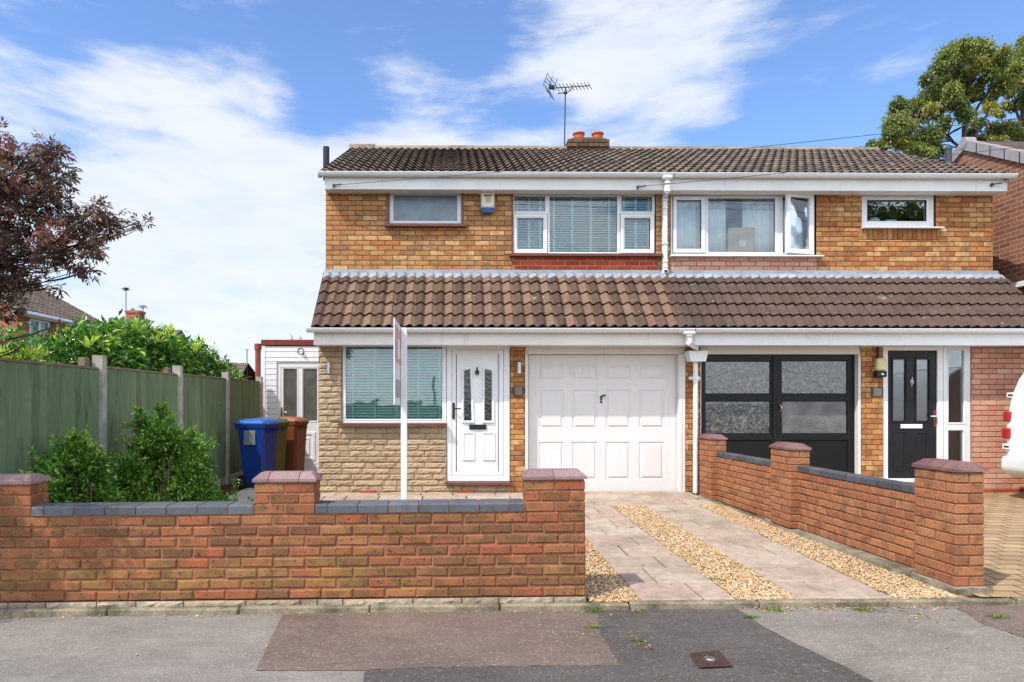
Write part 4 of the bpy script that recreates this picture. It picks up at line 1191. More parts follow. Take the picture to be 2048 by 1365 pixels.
# wall lamps and number plaque
for px, nm in ((657.5, 'left of the window'), (1037.5, 'between front door and garage')):
    b = MB(); lx, lz = W(px, 737, YF); b.tube([(lx, YF - .065, lz - .075), (lx, YF - .065, lz + .08)], .030, 14); b.tube([(lx, YF - .065, lz + .08), (lx, YF - .065, lz + .084)], .026, 14, 1); b.box(lx - .018, lx + .018, YF - .04, YF + .01, lz - .04, lz + .04, 0, .004)
    b.build('wall_lamp', [M['steel'], M['black_plastic']], left)
b = MB(); lx, lz = W(1036.5, 782, YF); b.prism([(lx + .088 * math.cos(a), lz + .070 * math.sin(a)) for a in frange(0, 2 * math.pi - .2618, 23)], YF - .028, YF + .004, axis='y')
b.box(lx - .05, lx + .055, YF - .031, YF - .027, lz - .058, lz + .06, 1); b.build('number_plaque', [plain('slate plaque', srgb(62, 52, 50), .5), plain('blank plaque face', srgb(122, 110, 102), .6)], left)
# alarm box on the upper wall
b = MB(); q = PR(961.5, 383.5, 988.5, 428, YU); zm = q[2] + (q[3] - q[2]) * .22
b.box(q[0], q[1], YU - .075, YU + .01, zm + .001, q[3], 0, .012)
b.prism([(q[0] + .004, zm), (q[0] + .022, q[2]), (q[1] - .022, q[2]), (q[1] - .004, zm)], YU - .068, YU + .005, 1, axis='y')
g = PR(971, 398, 981.5, 408.5, YU); b.box(g[0], g[1], YU - .0765, YU - .074, g[2], g[3], 2)
g = PR(967.5, 393.5, 983, 396, YU); b.box(g[0], g[1], YU - .0765, YU - .074, g[2], g[3], 3)
for sx in (q[0] + .016, q[1] - .016):
    for sz in (q[3] - .03, zm + .03): b.tube([(sx, YU - .0765, sz), (sx, YU - .07, sz)], .008, 8, 3)
b.build('alarm_box', [plain('ivory plastic', (.72, .69, .60), .45), plain('blue plastic', (.012, .07, .24), .35), plain('tan label', srgb(200, 170, 130), .6), M['black_plastic']], left)

# ---- garage door of the left house
yr = YF + .13
b = MB(); g = PR(1056.3, 709.5, 1356, 989.5, YF + .03); gx0, gx1, gzt = g[0], g[1], g[3]
b.box(WX(1050, YF) + .002, WX(1371, YF), YF + .03, YF + .16, gzt + .006, ZL + .03, 0, .003)
b.box(WX(1050, YF) + .002, gx0 - .004, YF + .005, YF + .16, GZ - .03, gzt + .004, 0, .003)
b.box(gx1 + .004, WX(1371, YF) - .001, YF + .005, YF + .16, GZ - .03, gzt + .004, 0, .003)
b.box(gx1 + .02, gx1 + .05, YF - .002, YF + .01, GZ - .03, gzt, 0, .003)
gf = b.build('garage_door', M['cream_paint'], left); gf['label'] = 'white panelled up and over garage door'
def px_x(c): return WX(1000 + c / 3.593, YF + .03)
def px_z(c): return WZ(1200, 640 + c / 3.593, YF + .03)
b = MB(); panels = []
for c0, c1, zz in ((322, 433, 0), (503, 783, 1), (880, 1155, 1)):
    for a0, a1 in ((285, 467), (526, 710), (769, 951), (1011, 1195)): panels.append((px_x(a0), px_x(a1), px_z(c1), px_z(c0), zz))
rr = [(gx0, gx1, GZ + .01, gzt)]
for p in panels: rr = rsub(rr, p[:4])
for q in rr: b.add([(q[0], yr, q[2]), (q[1], yr, q[2]), (q[1], yr, q[3]), (q[0], yr, q[3])], [(0, 1, 2, 3)])
for p in panels:
    b.frame(*p[:4], [(0, yr), (.006, yr + .006), (.02, yr + .008), (.034, yr + .002), (.04, yr - .004), (.048, yr - .004)] if p[4] == 0 else [(0, yr), (.006, yr + .010), (.028, yr + .012), (.046, yr - .002), (.052, yr - .003)], 0, True)
b.box(gx0, gx1, yr + .02, yr + .04, GZ + .01, gzt)
b.build('door_leaf', M['cream_paint'], gf)
b = MB(); hx, hz = W(1206.3, 797, YF); b.box(hx - .014, hx + .012, yr - .012, yr, hz - .07, hz + .03, 0, .004); b.tube([(hx - .005, yr - .04, hz + .03), (hx + .055, yr - .045, hz + .045)], .012, 8); b.tube([(hx, yr - .04, hz + .03), (hx, yr, hz + .03)], .010, 8)
b.tube([(hx - .002, yr - .0135, hz - .03), (hx - .002, yr - .010, hz - .03)], .008, 8, 1)
b.build('garage_handle', [M['black_plastic'], M['steel']], gf)

# ---- black garage doors of the right house
yb = YF + .10
b = MB(); q = PR(1402, 694, 1723.5, 708.5, YF)
b.box(q[0], q[1], YF + .02, YF + .15, q[2], q[3] + .03, 0, .003)
jx = WX(1717.5, YF); b.box(jx, bdx1 - .002, YF + .01, YF + .15, GZ - .03, q[2] - .002, 0, .003)
b.box(bdx0, WX(1404, YF), YF + .03, YF + .15, GZ - .03, q[2] - .002, 0, .003)
gd = b.build('garage_doors', M['cream_paint'], right); gd['label'] = 'pair of black timber garage doors with patterned glass'
zt = q[2] - .004
def lx(c): return WX(1360 + c / 2.977, YF)
def lz(c): return WZ(1560, 640 + c / 2.977, YF)
b = MB()
for a, c, ls in ((lx(130), lx(588), [(165, 243, 560, 443), (165, 483, 560, 682)]), (lx(592), jx - .003, [(625, 240, 1022, 443), (625, 482, 1022, 682)])):
    H = [(lx(p[0]), lx(p[2]), lz(p[3]), lz(p[1])) for p in ls]
    low = (H[1][0], H[1][1], GZ + .12, lz(718))
    rr = [(a, c, GZ + .02, zt)]
    for h in H + [low]: rr = rsub(rr, h)
    for s in rr: b.box(s[0], s[1], yb, yb + .05, s[2], s[3])
    b.frame(*low, [(0, yb), (.01, yb + .018), (.02, yb + .02)], 0, True)
    for h in H: b.frame(*h, [(0, yb), (.012, yb + .016), (.014, yb + .03)], 0)
b.box(lx(570), lx(592), yb - .016, yb - .001, GZ + .03, zt - .02, 0, .004)
b.build('door_leaf', M['black_paint'], gd)
for i, (p, mt) in enumerate((((165, 243, 560, 443), 'leaf_glass'), ((165, 483, 560, 682), 'leaf_glass'), ((625, 240, 1022, 443), 'leaf_glass'), ((625, 482, 1022, 682), 'ripple_glass'))):
    pane(gd, (lx(p[0]), lx(p[2]), lz(p[3]), lz(p[1])), yb + .02, M[mt])
b = MB(); b.tube([(lx(612) + .012 * math.sin(t * math.pi), yb - .012 - .03 * math.sin(t * math.pi), lz(548) + (lz(505) - lz(548)) * t) for t in frange(0, 1, 8)], .009, 8); b.build('door_handle', M['brass'], gd)
# ---- bulkhead lamp, plaque
b = MB(); q = PR(1748, 717.5, 1766, 742.5, YF); b.box(q[0], q[1], YF - .09, YF + .004, q[2], q[3], 0, .02)
g = PR(1746, 742.8, 1766, 755, YF); b.box(g[0], g[1], YF - .1, YF + .004, g[2], g[3], 1, .012); b.tube([((g[0] + g[1]) / 2, YF - .105, g[2] + .04), ((g[0] + g[1]) / 2, YF - .11, g[2] + .045)], .022, 10, 2)
b.tube([(q[0] + .045, YF - .02, q[3] - .01), (q[0] + .045, YF - .02, ZL + .02)], .014, 8, 1)
b.build('security_lamp', [plain('yellowed lamp diffuser', srgb(214, 202, 150), .45), M['black_plastic'], M['upvc']], right)
b = MB(); q = PR(1741, 775.5, 1766, 794, YF); b.box(q[0], q[1], YF - .014, YF + .004, q[2], q[3], 0, .006); g = PR(1746, 776.5, 1762, 793, YF); b.box(g[0], g[1], YF - .017, YF - .013, g[2], g[3], 1); b.build('number_plaque', [plain('dark plaque', srgb(70, 60, 56), .5), plain('blank plaque face right', srgb(134, 122, 110), .6)], right)

# ---- front door and sidelight of the right house
b = MB(); DR = PR(1767, 690, 1943, 968, YF); leaf = PR(1777.5, 701, 1877, 958, YF); s1 = PR(1899, 700.5, 1930, 845.5, YF); s2 = PR(1898.5, 861.5, 1929, 955, YF)
rr = [DR]
for h in (leaf, s1, s2): rr = rsub(rr, h)
for q in rr: b.box(q[0], q[1], yd, yd + .07, q[2], q[3], 0, .0)
for h in (s1, s2): b.frame(*h, [(-.02, yd - .001), (-.018, yd - .008), (-.004, yd - .006), (0, yd + .02)], 0)
q = PR(1888, 690, 1889, 960, YF); b.box(q[0], q[0] + .004, yd - .0015, yd, q[2], q[3], 1)
door = b.build('front_door', [M['upvc'], M['grey_plastic']], right); door['label'] = 'dark grey front door with white frame and glazed sidelight'
for h in (s1, s2): pane(door, h, yd + .02)
lt = [PR(1790, 719.5, 1814.5, 842, YF), PR(1837, 719.5, 1861.5, 842, YF)]
b = MB(); rr = [leaf]
for h in lt: rr = rsub(rr, h)
for q in rr: b.box(q[0] + .0, q[1] - .0, yd + .022, yd + .06, q[2], q[3])
for h in lt: b.frame(*h, [(-.03, yd + .021), (-.024, yd + .008), (-.006, yd + .008), (.0, yd + .024)], 0)
for q in (PR(1787.5, 863.5, 1817, 942, YF), PR(1833.5, 864.5, 1861, 942, YF)):
    b.frame(*q, [(0, yd + .021), (.008, yd + .012), (.02, yd + .012), (.03, yd + .026), (.05, yd + .018)], 0, True)
b.build('door_leaf', M['slate_black'], door)
for h in lt: pane(door, h, yd + .034, None, 'door_lite')
b = MB(); q = PR(1804.5, 849, 1848, 857.5, YF); b.box(q[0], q[1], yd + .006, yd + .024, q[2], q[3], 0, .005); b.build('letterbox', M['upvc'], door)
b = MB(); hx, hz = W(1873, 833, YF); q = PR(1870.5, 821, 1875.5, 854, YF); b.box(q[0], q[1], yd + .008, yd + .024, q[2], q[3], 1, .004); b.tube([(hx, yd + .01, hz), (hx, yd - .03, hz), (hx - .02, yd - .035, hz), (hx - .085, yd - .03, hz)], .009, 8, 0); b.build('door_handle', [M['upvc'], plain('red brown plate', srgb(110, 56, 50), .4)], door)
b = MB(); kx, kz = W(1826.5, 763, YF); b.tube([(kx + .024 * math.sin(a), yd + .008, kz - .01 - .03 * math.cos(a)) for a in frange(0, 6.283, 14)], .0055, 6); b.tube([(kx, yd + .012, kz + .062), (kx + .008, yd + .01, kz + .04), (kx - .006, yd + .01, kz + .02)], .008, 6); b.tube([(kx, yd + .01, kz + .015), (kx, yd + .005, kz - .02)], .009, 6); b.tube([(kx, yd + .012, kz - .045), (kx, yd + .012, kz - .075)], .006, 6); b.build('door_knocker', M['steel'], door)
b = MB(); q = PR(1768, 958.3, 1890, 963, YF); b.prism([(YF - .06, q[2]), (YF - .06, q[3] - .006), (YF + .04, q[3]), (YF + .04, q[2])], q[0], q[1]); q2 = PR(1766.8, 960, 1943.5, 988, YF); b.box(q2[0] + .004, q2[1] - .004, YF + .012, YF + .1, GZ - .03, DR[2] - .002, 0); b.build('threshold', M['upvc'], door)

# ---- chimney, aerial, vent pipes, wire brackets
b = MB(); q = PR(1139, 277.5, 1217, 340, RY - .31); cy0, cy1 = RY - .28, RY + .45
zt = q[3]
cm = [M['brick_plain'], M['mortar_dark'], M['terracotta']]
M['brick_chim'] = brick_mat('sooty chimney brick', [srgb(120, 90, 60), srgb(96, 74, 54), srgb(136, 100, 66)], smear=.6, smear_col=srgb(60, 50, 42), spots=.4, soot=.5)
z = zt - .9; k = 0
while z < zt - .01:
    over = .03 if z > zt - .16 else 0
    n = 4; x0, x1 = q[0] - over, q[1] + over; off = .5 if k % 2 else 0
    xs = [x0] + [x0 + (x1 - x0) * (i + off) / n for i in range(0 if off else 1, n)] + [x1]
    for a, c in zip(xs[:-1], xs[1:]): b.box(a, c - .01, cy0 - over, cy1 + over, z, z + .065, 0, .005)
    z += .075; k += 1
b.box(q[0] + .006, q[1] - .016, cy0 + .01, cy1 - .01, zt - 1.0, zt - .004, 1)
b.prism([(q[0] - .01, zt - .005), (q[1] + .0, zt - .005), (q[1] - .12, zt + .035), (q[0] + .1, zt + .035)], cy0, cy1, 1, axis='y')
ch = b.build('chimney', [M['brick_chim'], M['mortar_dark']], left)
for px in (1157.5, 1195):
    b = MB(); cx = WX(px, RY - .02); zq = WZ(px, 263, RY - .12) - zt
    b.lathe([(.095, zt - .02), (.10, zt + zq - .06), (.102, zt + zq - .035), (.118, zt + zq - .03), (.118, zt + zq - .005), (.105, zt + zq), (.085, zt + zq), (.08, zt + .05)], cx, RY - .02, 18)
    b.build('chimney_pot', M['terracotta'], ch)
b = MB(); AY = RY + .1
def A(cx_, cy_): x, z = W(1060 + cx_ / 8.03, 130 + cy_ / 8.03, AY); return x, z
m0, m1 = A(548, 1330), A(570, 375)
b.tube([(m0[0], AY, m0[1] - .3), (m1[0], AY, m1[1])], .013, 8)
p0, p1 = A(400, 392), A(1000, 242)
b.tube([(p0[0], AY - .05, p0[1]), (p1[0], AY + .25, p1[1])], .010, 6)
for i in range(10):
    t = .06 + .94 * i / 9; x = p0[0] + (p1[0] - p0[0]) * t; z = p0[1] + (p1[1] - p0[1]) * t; y = AY - .05 + .3 * t
    b.tube([(x - .055, y - .09, z + .028), (x + .055, y + .09, z - .028)], .007, 5)
br = [A(*p) for p in ((685, 325), (680, 370), (650, 410), (600, 440), (450, 462))]
b.tube([(x, AY, z) for x, z in br], .010, 6)
q0 = A(570, 450); b.box(q0[0] - .035, q0[0] + .035, AY - .03, AY + .03, q0[1] - .02, q0[1] + .02, 0, .006)
q0 = A(345, 380); b.box(q0[0] - .05, q0[0] + .05, AY - .08, AY - .01, q0[1] - .03, q0[1] + .035, 0, .01)
def rod(a, c, ya=0, yc=0, r=.006):
    (x0_, z0_), (x1_, z1_) = A(*a), A(*c); b.tube([(x0_, AY + ya, z0_), (x1_, AY + yc, z1_)], r, 5)
for a, c in (((255, 222), (412, 300)), ((232, 275), (400, 350)), ((212, 330), (385, 392)), ((255, 222), (212, 330)), ((412, 300), (385, 392)), ((338, 262), (285, 420)), ((200, 390), (370, 468)), ((222, 440), (382, 515)), ((240, 482), (400, 560)), ((285, 380), (330, 525)), ((290, 385), (420, 385))):
    rod(a, c, -.2, .05)
b.build('tv_aerial', M['grey_plastic'], left)
for root, px, y0_, mat in ((left, 652.5, 294.5, 'black_plastic'), (right, 1896.5, 298, 'grey_plastic')):
    b = MB(); Yp = 10.62 if root is left else 11.3; vx, vz = W(px, y0_, Yp)
    b.tube([(vx, Yp, 4.85), (vx, Yp, vz)], .048 if root is left else .052, 14)
    if root is right:
        b.tube([(vx, Yp, vz - .02), (vx, Yp, vz + .01)], .06, 14)
        for k in range(6):
            a = k * 1.047; b.tube([(vx + .045 * math.cos(a), Yp + .045 * math.sin(a), vz), (vx + .03 * math.cos(a), Yp + .03 * math.sin(a), vz + .05)], .008, 5)
    b.build('vent_pipe', M[mat], root)

# ================================================================== garden walls
def frame_mat(ox, oy, ux, uy):
    l = math.hypot(ux, uy); ux, uy = ux / l, uy / l
    return Matrix(((ux, -uy, 0, ox), (uy, ux, 0, oy), (0, 0, 1, 0), (0, 0, 0, 1)))
def pier(mb, u0, u1, v0, v1, z0, rows, seed=1, mi=0, mim=1, rh=.075, cols=2):
    r = random.Random(seed); w, d = u1 - u0, v1 - v0
    for k in range(rows):
        z = z0 + k * rh
        if k % 2: us = [0] + [w * (i + .5) / cols for i in range(cols)] + [w]
        else: us = [w * i / cols for i in range(cols + 1)]
        vs_ = [0, d * .5, d] if k % 2 else [0, d * .48, d]
        if d < .3 and k % 2: vs_ = [0, d]
        for a, c in zip(us[:-1], us[1:]):
            for e, f in zip(vs_[:-1], vs_[1:]):
                g = .005; t = r.uniform(-.0015, .0015)
                mb.box(u0 + a + (g if a > 0 else 0) , u0 + c - (g if c < w else 0), v0 + e + (g if e > 0 else t), v0 + f - (g if f < d else 0), z, z + rh - .010, mi, .005)
    mb.box(u0 + .006, u1 - .006, v0 + .0065, v1 - .006, z0, z0 + rows * rh + .002, mim)
def cap_stones(mb, u0, u1, v0, v1, z0, h, n, mi=0, mim=1, ratios=None, hips=True):
    """canted coping bricks lying across a pier top, profile in v"""
    o = .012
    prof = [(v0 - o, z0), (v0 - o, z0 + h * .33), (v0 + .055, z0 + h), (v1 - .055, z0 + h), (v1 + o, z0 + h * .33), (v1 + o, z0)]
    ratios = ratios or [1.0 / n] * n; x = u0 - o; tot = u1 - u0 + 2 * o
    for i, q in enumerate(ratios):
        a, c = x, x + tot * q
        m = len(prof); v = []
        for e, (uu, nxt) in enumerate(((a + (.004 if i else 0), 1), (c - (.004 if i < len(ratios) - 1 else 0), -1))):
            end = hips and ((e == 0 and i == 0) or (e == 1 and i == len(ratios) - 1))
            for (vv, zz) in prof:
                top = zz > z0 + h * .9
                v.append((uu + (nxt * .045 if end and top else 0), vv, zz))
        f = [(k, (k + 1) % m, m + (k + 1) % m, m + k) for k in range(m)] + [tuple(range(m))[::-1], tuple(range(m, 2 * m))]
        mb.add(v, f, mi); x = c
    mb.prism([(p[0] + (.005 if p[0] < (v0 + v1) / 2 else -.005), p[1] - (.005 if p[1] > z0 else 0)) for p in prof], u0 - o + .05, u1 + o - .05, mim)

YW = 4.90
fw = thing('garden_wall', (.9, YW + .1, 0), 'low orange brown brick wall with three capped piers running along the pavement', 'garden wall')
xr_ = WX(1172, YW); xm0, xm1 = WX(510.5, YW), WX(631, YW); xrp = WX(1053, YW); xlp = WX(63, YW); xl_ = -3.60; xll = xlp - .44
b = MB(); brickwork(b, xl_, xr_, .078, .678, YW, off=.02, thick=.212, jit=.004, worn=.0032, ch=.009, rec=.011)
Me = Matrix(((0, -1, 0, xr_), (1, 0, 0, YW), (0, 0, 1, 0), (0, 0, 0, 1)))
b.M = Me; brickwork(b, .03, .218, .078, .678, 0, bl=.19, thick=.02, off=.1); b.M = None
b.build('brickwork', [M['brick_wall'], M['mortar_red']], fw)
b = MB(); stonework(b, xl_, xr_ - .0, .0, .072, YW - .006, rh=.081, seed=9, lmin=.26, lmax=.5, bulge=.012, thick=.2); b.build('foundation', [M['base_stone'], M['mortar_dark']], fw)
for a, c, sd in ((xll, xlp, 1), (xm0, xm1, 2), (xrp, xr_, 3)):
    b = MB(); pier(b, a, c, YW, YW + .22, .679, 3, sd); pr = b.build('pier', [M['brick_wall'], M['mortar_red']], fw)
    b = MB(); cap_stones(b, a, c, YW, YW + .22, .905, .062, 3, ratios=[.25, .48, .27] if sd == 2 else ([.48, .52] if sd == 3 else [.3, .7])); b.build('cap', [M['cap'], M['mortar_red']], pr)
b = MB(); r = random.Random(4)
for a, c in ((xlp + .006, xm0 - .004), (xm1 + .004, xrp - .004)):
    x = a - .0; first = True
    while x < c - .01:
        x1 = min(x + (.09 if first else .215), c); first = False
        if c - x1 < .04: x1 = c
        t = r.uniform(-.002, .002)
        b.prism([(YW - .004 + t, .682), (YW - .004 + t, .732), (YW + .008, .744), (YW + .20, .744), (YW + .215, .73), (YW + .215, .682)], x, x1 - .010, 0)
        x = x1
    b.box(a, c, YW + .004, YW + .20, .678, .737, 1)
b.build('coping', [M['coping_blue'], M['mortar_red']], fw)
fw.rotation_euler = (0, -.008, 0)

# wall between the two driveways
u_f, u_n = (wall_x(9.72), 9.72), (wall_x(4.97), 4.97)
LW = math.hypot(u_n[0] - u_f[0], u_n[1] - u_f[1])
MW = frame_mat(u_f[0], u_f[1], u_n[0] - u_f[0], u_n[1] - u_f[1])
dw = thing('garden_wall', (u_n[0] + .1, 7.3, .1), 'brick boundary wall with three plum capped piers running back between the two driveways', 'garden wall')
zb = .118
pu = [(0, .40), (LW - 2.72, LW - 2.30), (LW - .43, LW)]
b = MB(MW)
for (a, c) in ((.40, LW - 2.72), (LW - 2.30, LW - .43)):
    brickwork(b, a, c, zb, zb + .60, .085, thick=.105, jit=.003, off=.05, worn=.0025, ch=.007, rec=.010)
b.build('brickwork', [M['brick_drive'], M['mortar_dark']], dw)
b = MB(MW); r = random.Random(8)
for (a, c) in ((.40, LW - 2.72), (LW - 2.30, LW - .43)):
    x = a
    while x < c - .02:
        x1 = min(x + .215, c); t = r.uniform(-.002, .002)
        b.prism([(.08 + t, zb + .603), (.08 + t, zb + .652), (.092, zb + .664), (.185, zb + .664), (.197, zb + .65), (.197, zb + .603)], x + .003, x1 - .006, 0); x = x1
    b.box(a, c, .09, .186, zb + .60, zb + .658, 1)
b.build('coping', [M['coping_dark'], M['mortar_dark']], dw)
for i, (a, c) in enumerate(pu):
    b = MB(MW); pier(b, a, c, 0, .215, zb, 11, 20 + i); pr = b.build('pier', [M['brick_drive'], M['mortar_dark']], dw)
    b = MB(MW); cap_stones(b, a, c, 0, .215, zb + .826, .068, 3, ratios=[.34, .33, .33]); b.build('cap', [M['cap_red'], M['mortar_pale']], pr)
b = MB(MW); r = random.Random(6); N = 40; v = []
for i in range(N + 1):
    u = LW * i / N * 1.005; e = r.uniform(-.016, .016); w_ = -.075 if i < N - 4 else -.03
    y = u_f[1] + (u_n[1] - u_f[1]) * i / N; g = gz(3.6, y)
    v += [(u, w_ + e * .6 - .02, g - .05), (u, w_ + e, g + .035 + r.uniform(-.01, .012)), (u, w_ + .025 + e, zb - .018 + r.uniform(-.008, .004)), (u, .10, zb - .004), (u, .26, zb - .01), (u, .27, -.05)]
f = [(i * 6 + k, (i + 1) * 6 + k, (i + 1) * 6 + k + 1, i * 6 + k + 1) for i in range(N) for k in range(5)] + [tuple(range(6)), tuple(range(N * 6, N * 6 + 6))]
b.add(v, f); b.box(LW - .46, LW + .02, -.012, .23, -.06, zb - .002, 1, .012)
b.build('footing', [M['concrete'], M['base_stone']], dw)

# ================================================================== fence
XFN = -3.62
fence = thing('garden_fence', (XFN, 9, .1), 'tall green stained board fence with concrete posts down the left side of the garden', 'fence')
MF = Matrix(((0, -1, 0, XFN), (1, 0, 0, 0), (0, 0, 1, 0), (0, 0, 0, 1)))
PY = [5.22, 7.14, 9.16, 11.10, 13.02]
tops = [1.80, 1.82, 1.83, 1.84]
for i in range(4):
    y0, y1 = PY[i] + .055, PY[i + 1] - .055; r = random.Random(30 + i)
    if i == 4: pass
    zt = tops[i]; zbm = .27
    b = MB(MF); n = 16; bw = (y1 - y0) / n
    for k in range(n):
        a = y0 + k * bw; t = r.uniform(-.002, .002)
        zz = zt - .02 + r.uniform(-.004, .004)
        v = [(a, .004 + t, zbm), (a + bw + .012, -.018 + t, zbm), (a + bw + .012, -.018 + t, zz), (a, .004 + t, zz), (a, .012, zbm), (a + bw, .012, zbm), (a + bw, .012, zz), (a, .012, zz)]
        b.add(v, [(0, 1, 2, 3), (5, 4, 7, 6), (3, 2, 6, 7), (1, 5, 6, 2), (0, 3, 7, 4)])
    b.box(y0, y1, -.018, .03, zt - .018, zt + .006, 1, .003)
    for z in (.45, 1.05, 1.65): b.box(y0, y1, .013, .05, z - .03, z + .03, 1)
    b.build('fence_panel', [M['fence'], M['timber_old']], fence)
    b = MB(MF); b.box(y0, y1, -.010, .035, gz(-3, y0) - .08, zbm - .012, 0, .006); b.build('gravel_board', M['concrete_pale'], fence)
for i, y in enumerate(PY):
    zt = 1.93
    b = MB(MF); b.prism([(y - .048, -.052), (y + .048, -.052), (y + .048, .052), (y - .048, .052)], -.1, zt, axis='z')
    for k in range(18): pass
    b.build('fence_post', M['post_concrete'], fence)
    if i in (1, 2):
        b = MB(MF); b.box(y - .17, y - .07, .06, .13, .3, zt - .03, 0, .006); b.build('timber_post', M['timber_old'], fence)

# ================================================================== side porch with white cladding
YS = 13.2
sp = thing('side_porch', (-2.7, YS, GZ), 'white clad flat roofed side porch with half glazed white door behind the bins', 'porch')
sx0 = WX(528, YS); dz = PR(553.5, 724, 641, 945, YS); sroof = WZ(580, 692, YS)
b = MB(); r = random.Random(2); z = GZ
k = 0
while z < sroof - .01:
    z1 = min(z + .108, sroof)
    for q in rsub([(sx0, -1.95, z, z1)], dz):
        if q[3] - q[2] > .01: b.prism([(YS - .004, q[2]), (YS - .016, q[2] + .006), (YS - .012, q[3] - .012), (YS + .0, q[3] - .002), (YS + .06, q[3] - .002), (YS + .06, q[2])], q[0], q[1])
    z = z1
b.box(sx0 - .012, sx0 + .03, YS - .022, YS + .06, GZ, sroof); b.box(sx0, sx0 + .05, YS + .062, YS + 3.0, GZ, sroof); b.box(sx0 + .06, XL - .01, YS + 2.9, YS + 3.0, GZ, sroof)
b.build('clad_wall', M['white_clad'], sp)
b = MB(); zr = WZ(580, 680, YS); b.box(sx0 - .05, XL - .005, YS - .04, YS + 3.05, sroof, zr, 0, .012); b.build('flat_roof', plain('brown felt roof', srgb(124, 66, 54), .9, .2, var=.3, sc=8), sp)
b = MB(); lf = PR(561, 735, 638, 945, YS)
for q in rsub([dz], lf): b.box(q[0], q[1], YS + .01, YS + .06, q[2], q[3])
dr = b.build('door', M['upvc_old'], sp)
b = MB(); g1 = PR(567, 738.5, 593.5, 841, YS); g2 = PR(606, 738.5, 634, 842, YS)
rr = rsub(rsub([lf], g1), g2)
for q in rr: b.box(q[0], q[1], YS + .02, YS + .06, q[2], q[3])
for g in (g1, g2): b.frame(*g, [(-.02, YS + .019), (-.016, YS + .010), (0, YS + .03)], 0)
pn = PR(572, 866, 629, 920, YS); b.frame(*pn, [(-.02, YS + .019), (-.012, YS + .006), (.03, YS + .004), (.06, YS + .018), (.09, YS + .018), (.10, YS + .006), (.12, YS + .006), (.14, YS + .014)], 0, True)
for y_ in (927, 935, 941): zz = WZ(600, y_, YS); b.box(lf[0] + .05, lf[1] - .03, YS + .012, YS + .022, zz - .008, zz + .008)
b.build('door_leaf', M['upvc'], dr)
M['shed_glass'] = frosted('frosted porch glass', (.115, .112, .095), 40, .2, .2)
for g in (g1, g2): pane(dr, g, YS + .035, M['shed_glass'])
b = MB(); hx, hz = W(563, 825, YS); b.box(hx - .015, hx + .012, YS + .0, YS + .022, hz - .1, hz + .1, 0, .004); b.tube([(hx, YS + .01, hz), (hx, YS - .03, hz), (hx + .11, YS - .035, hz)], .010, 8); b.build('door_handle', M['brass'], dr)
b = MB(); b.box(sx0 + .1, XL - .05, YS + 1.6, YS + 1.65, GZ, sroof - .05); b.build('inner_wall', M['dark_room'], sp)
b = MB(); cx, cz = W(602, 703, YS)
b.tube([(cx + .05 * math.cos(a) * (1 + .02 * a), YS - .02, cz + .06 * math.sin(a)) for a in frange(0, 11, 30)], .005, 5); b.tube([(cx + .02, YS - .02, cz - .03), (cx + .09, YS - .02, cz - .16)], .005, 5); b.tube([(cx + .04, YS - .02, cz - .02), (cx + .14, YS - .02, cz - .17)], .005, 5)
tag(b.build('cable_coil', M['grey_plastic']), 'coil of thin cable hanging on the white cladding above the side door', 'cable')
b = MB(); vx, vz = W(516, 688, 13.6); b.tube([(vx, 13.6, 0), (vx, 13.6, vz - .1)], .055, 12); b.tube([(vx, 13.6, vz - .12), (vx, 13.6, vz)], .072, 12)
tag(b.build('red_pipe', plain('red brown pipe', srgb(150, 66, 50), .6, var=.3)), 'red brown upright pipe beside the side porch', 'pipe')
b = MB(); b.box(vx + .12, vx + .3, 14.2, 14.5, 0, 2.02, 0, .01); tag(b.build('brick_post', M['terracotta']), 'orange brick post end just behind the red pipe', 'post')

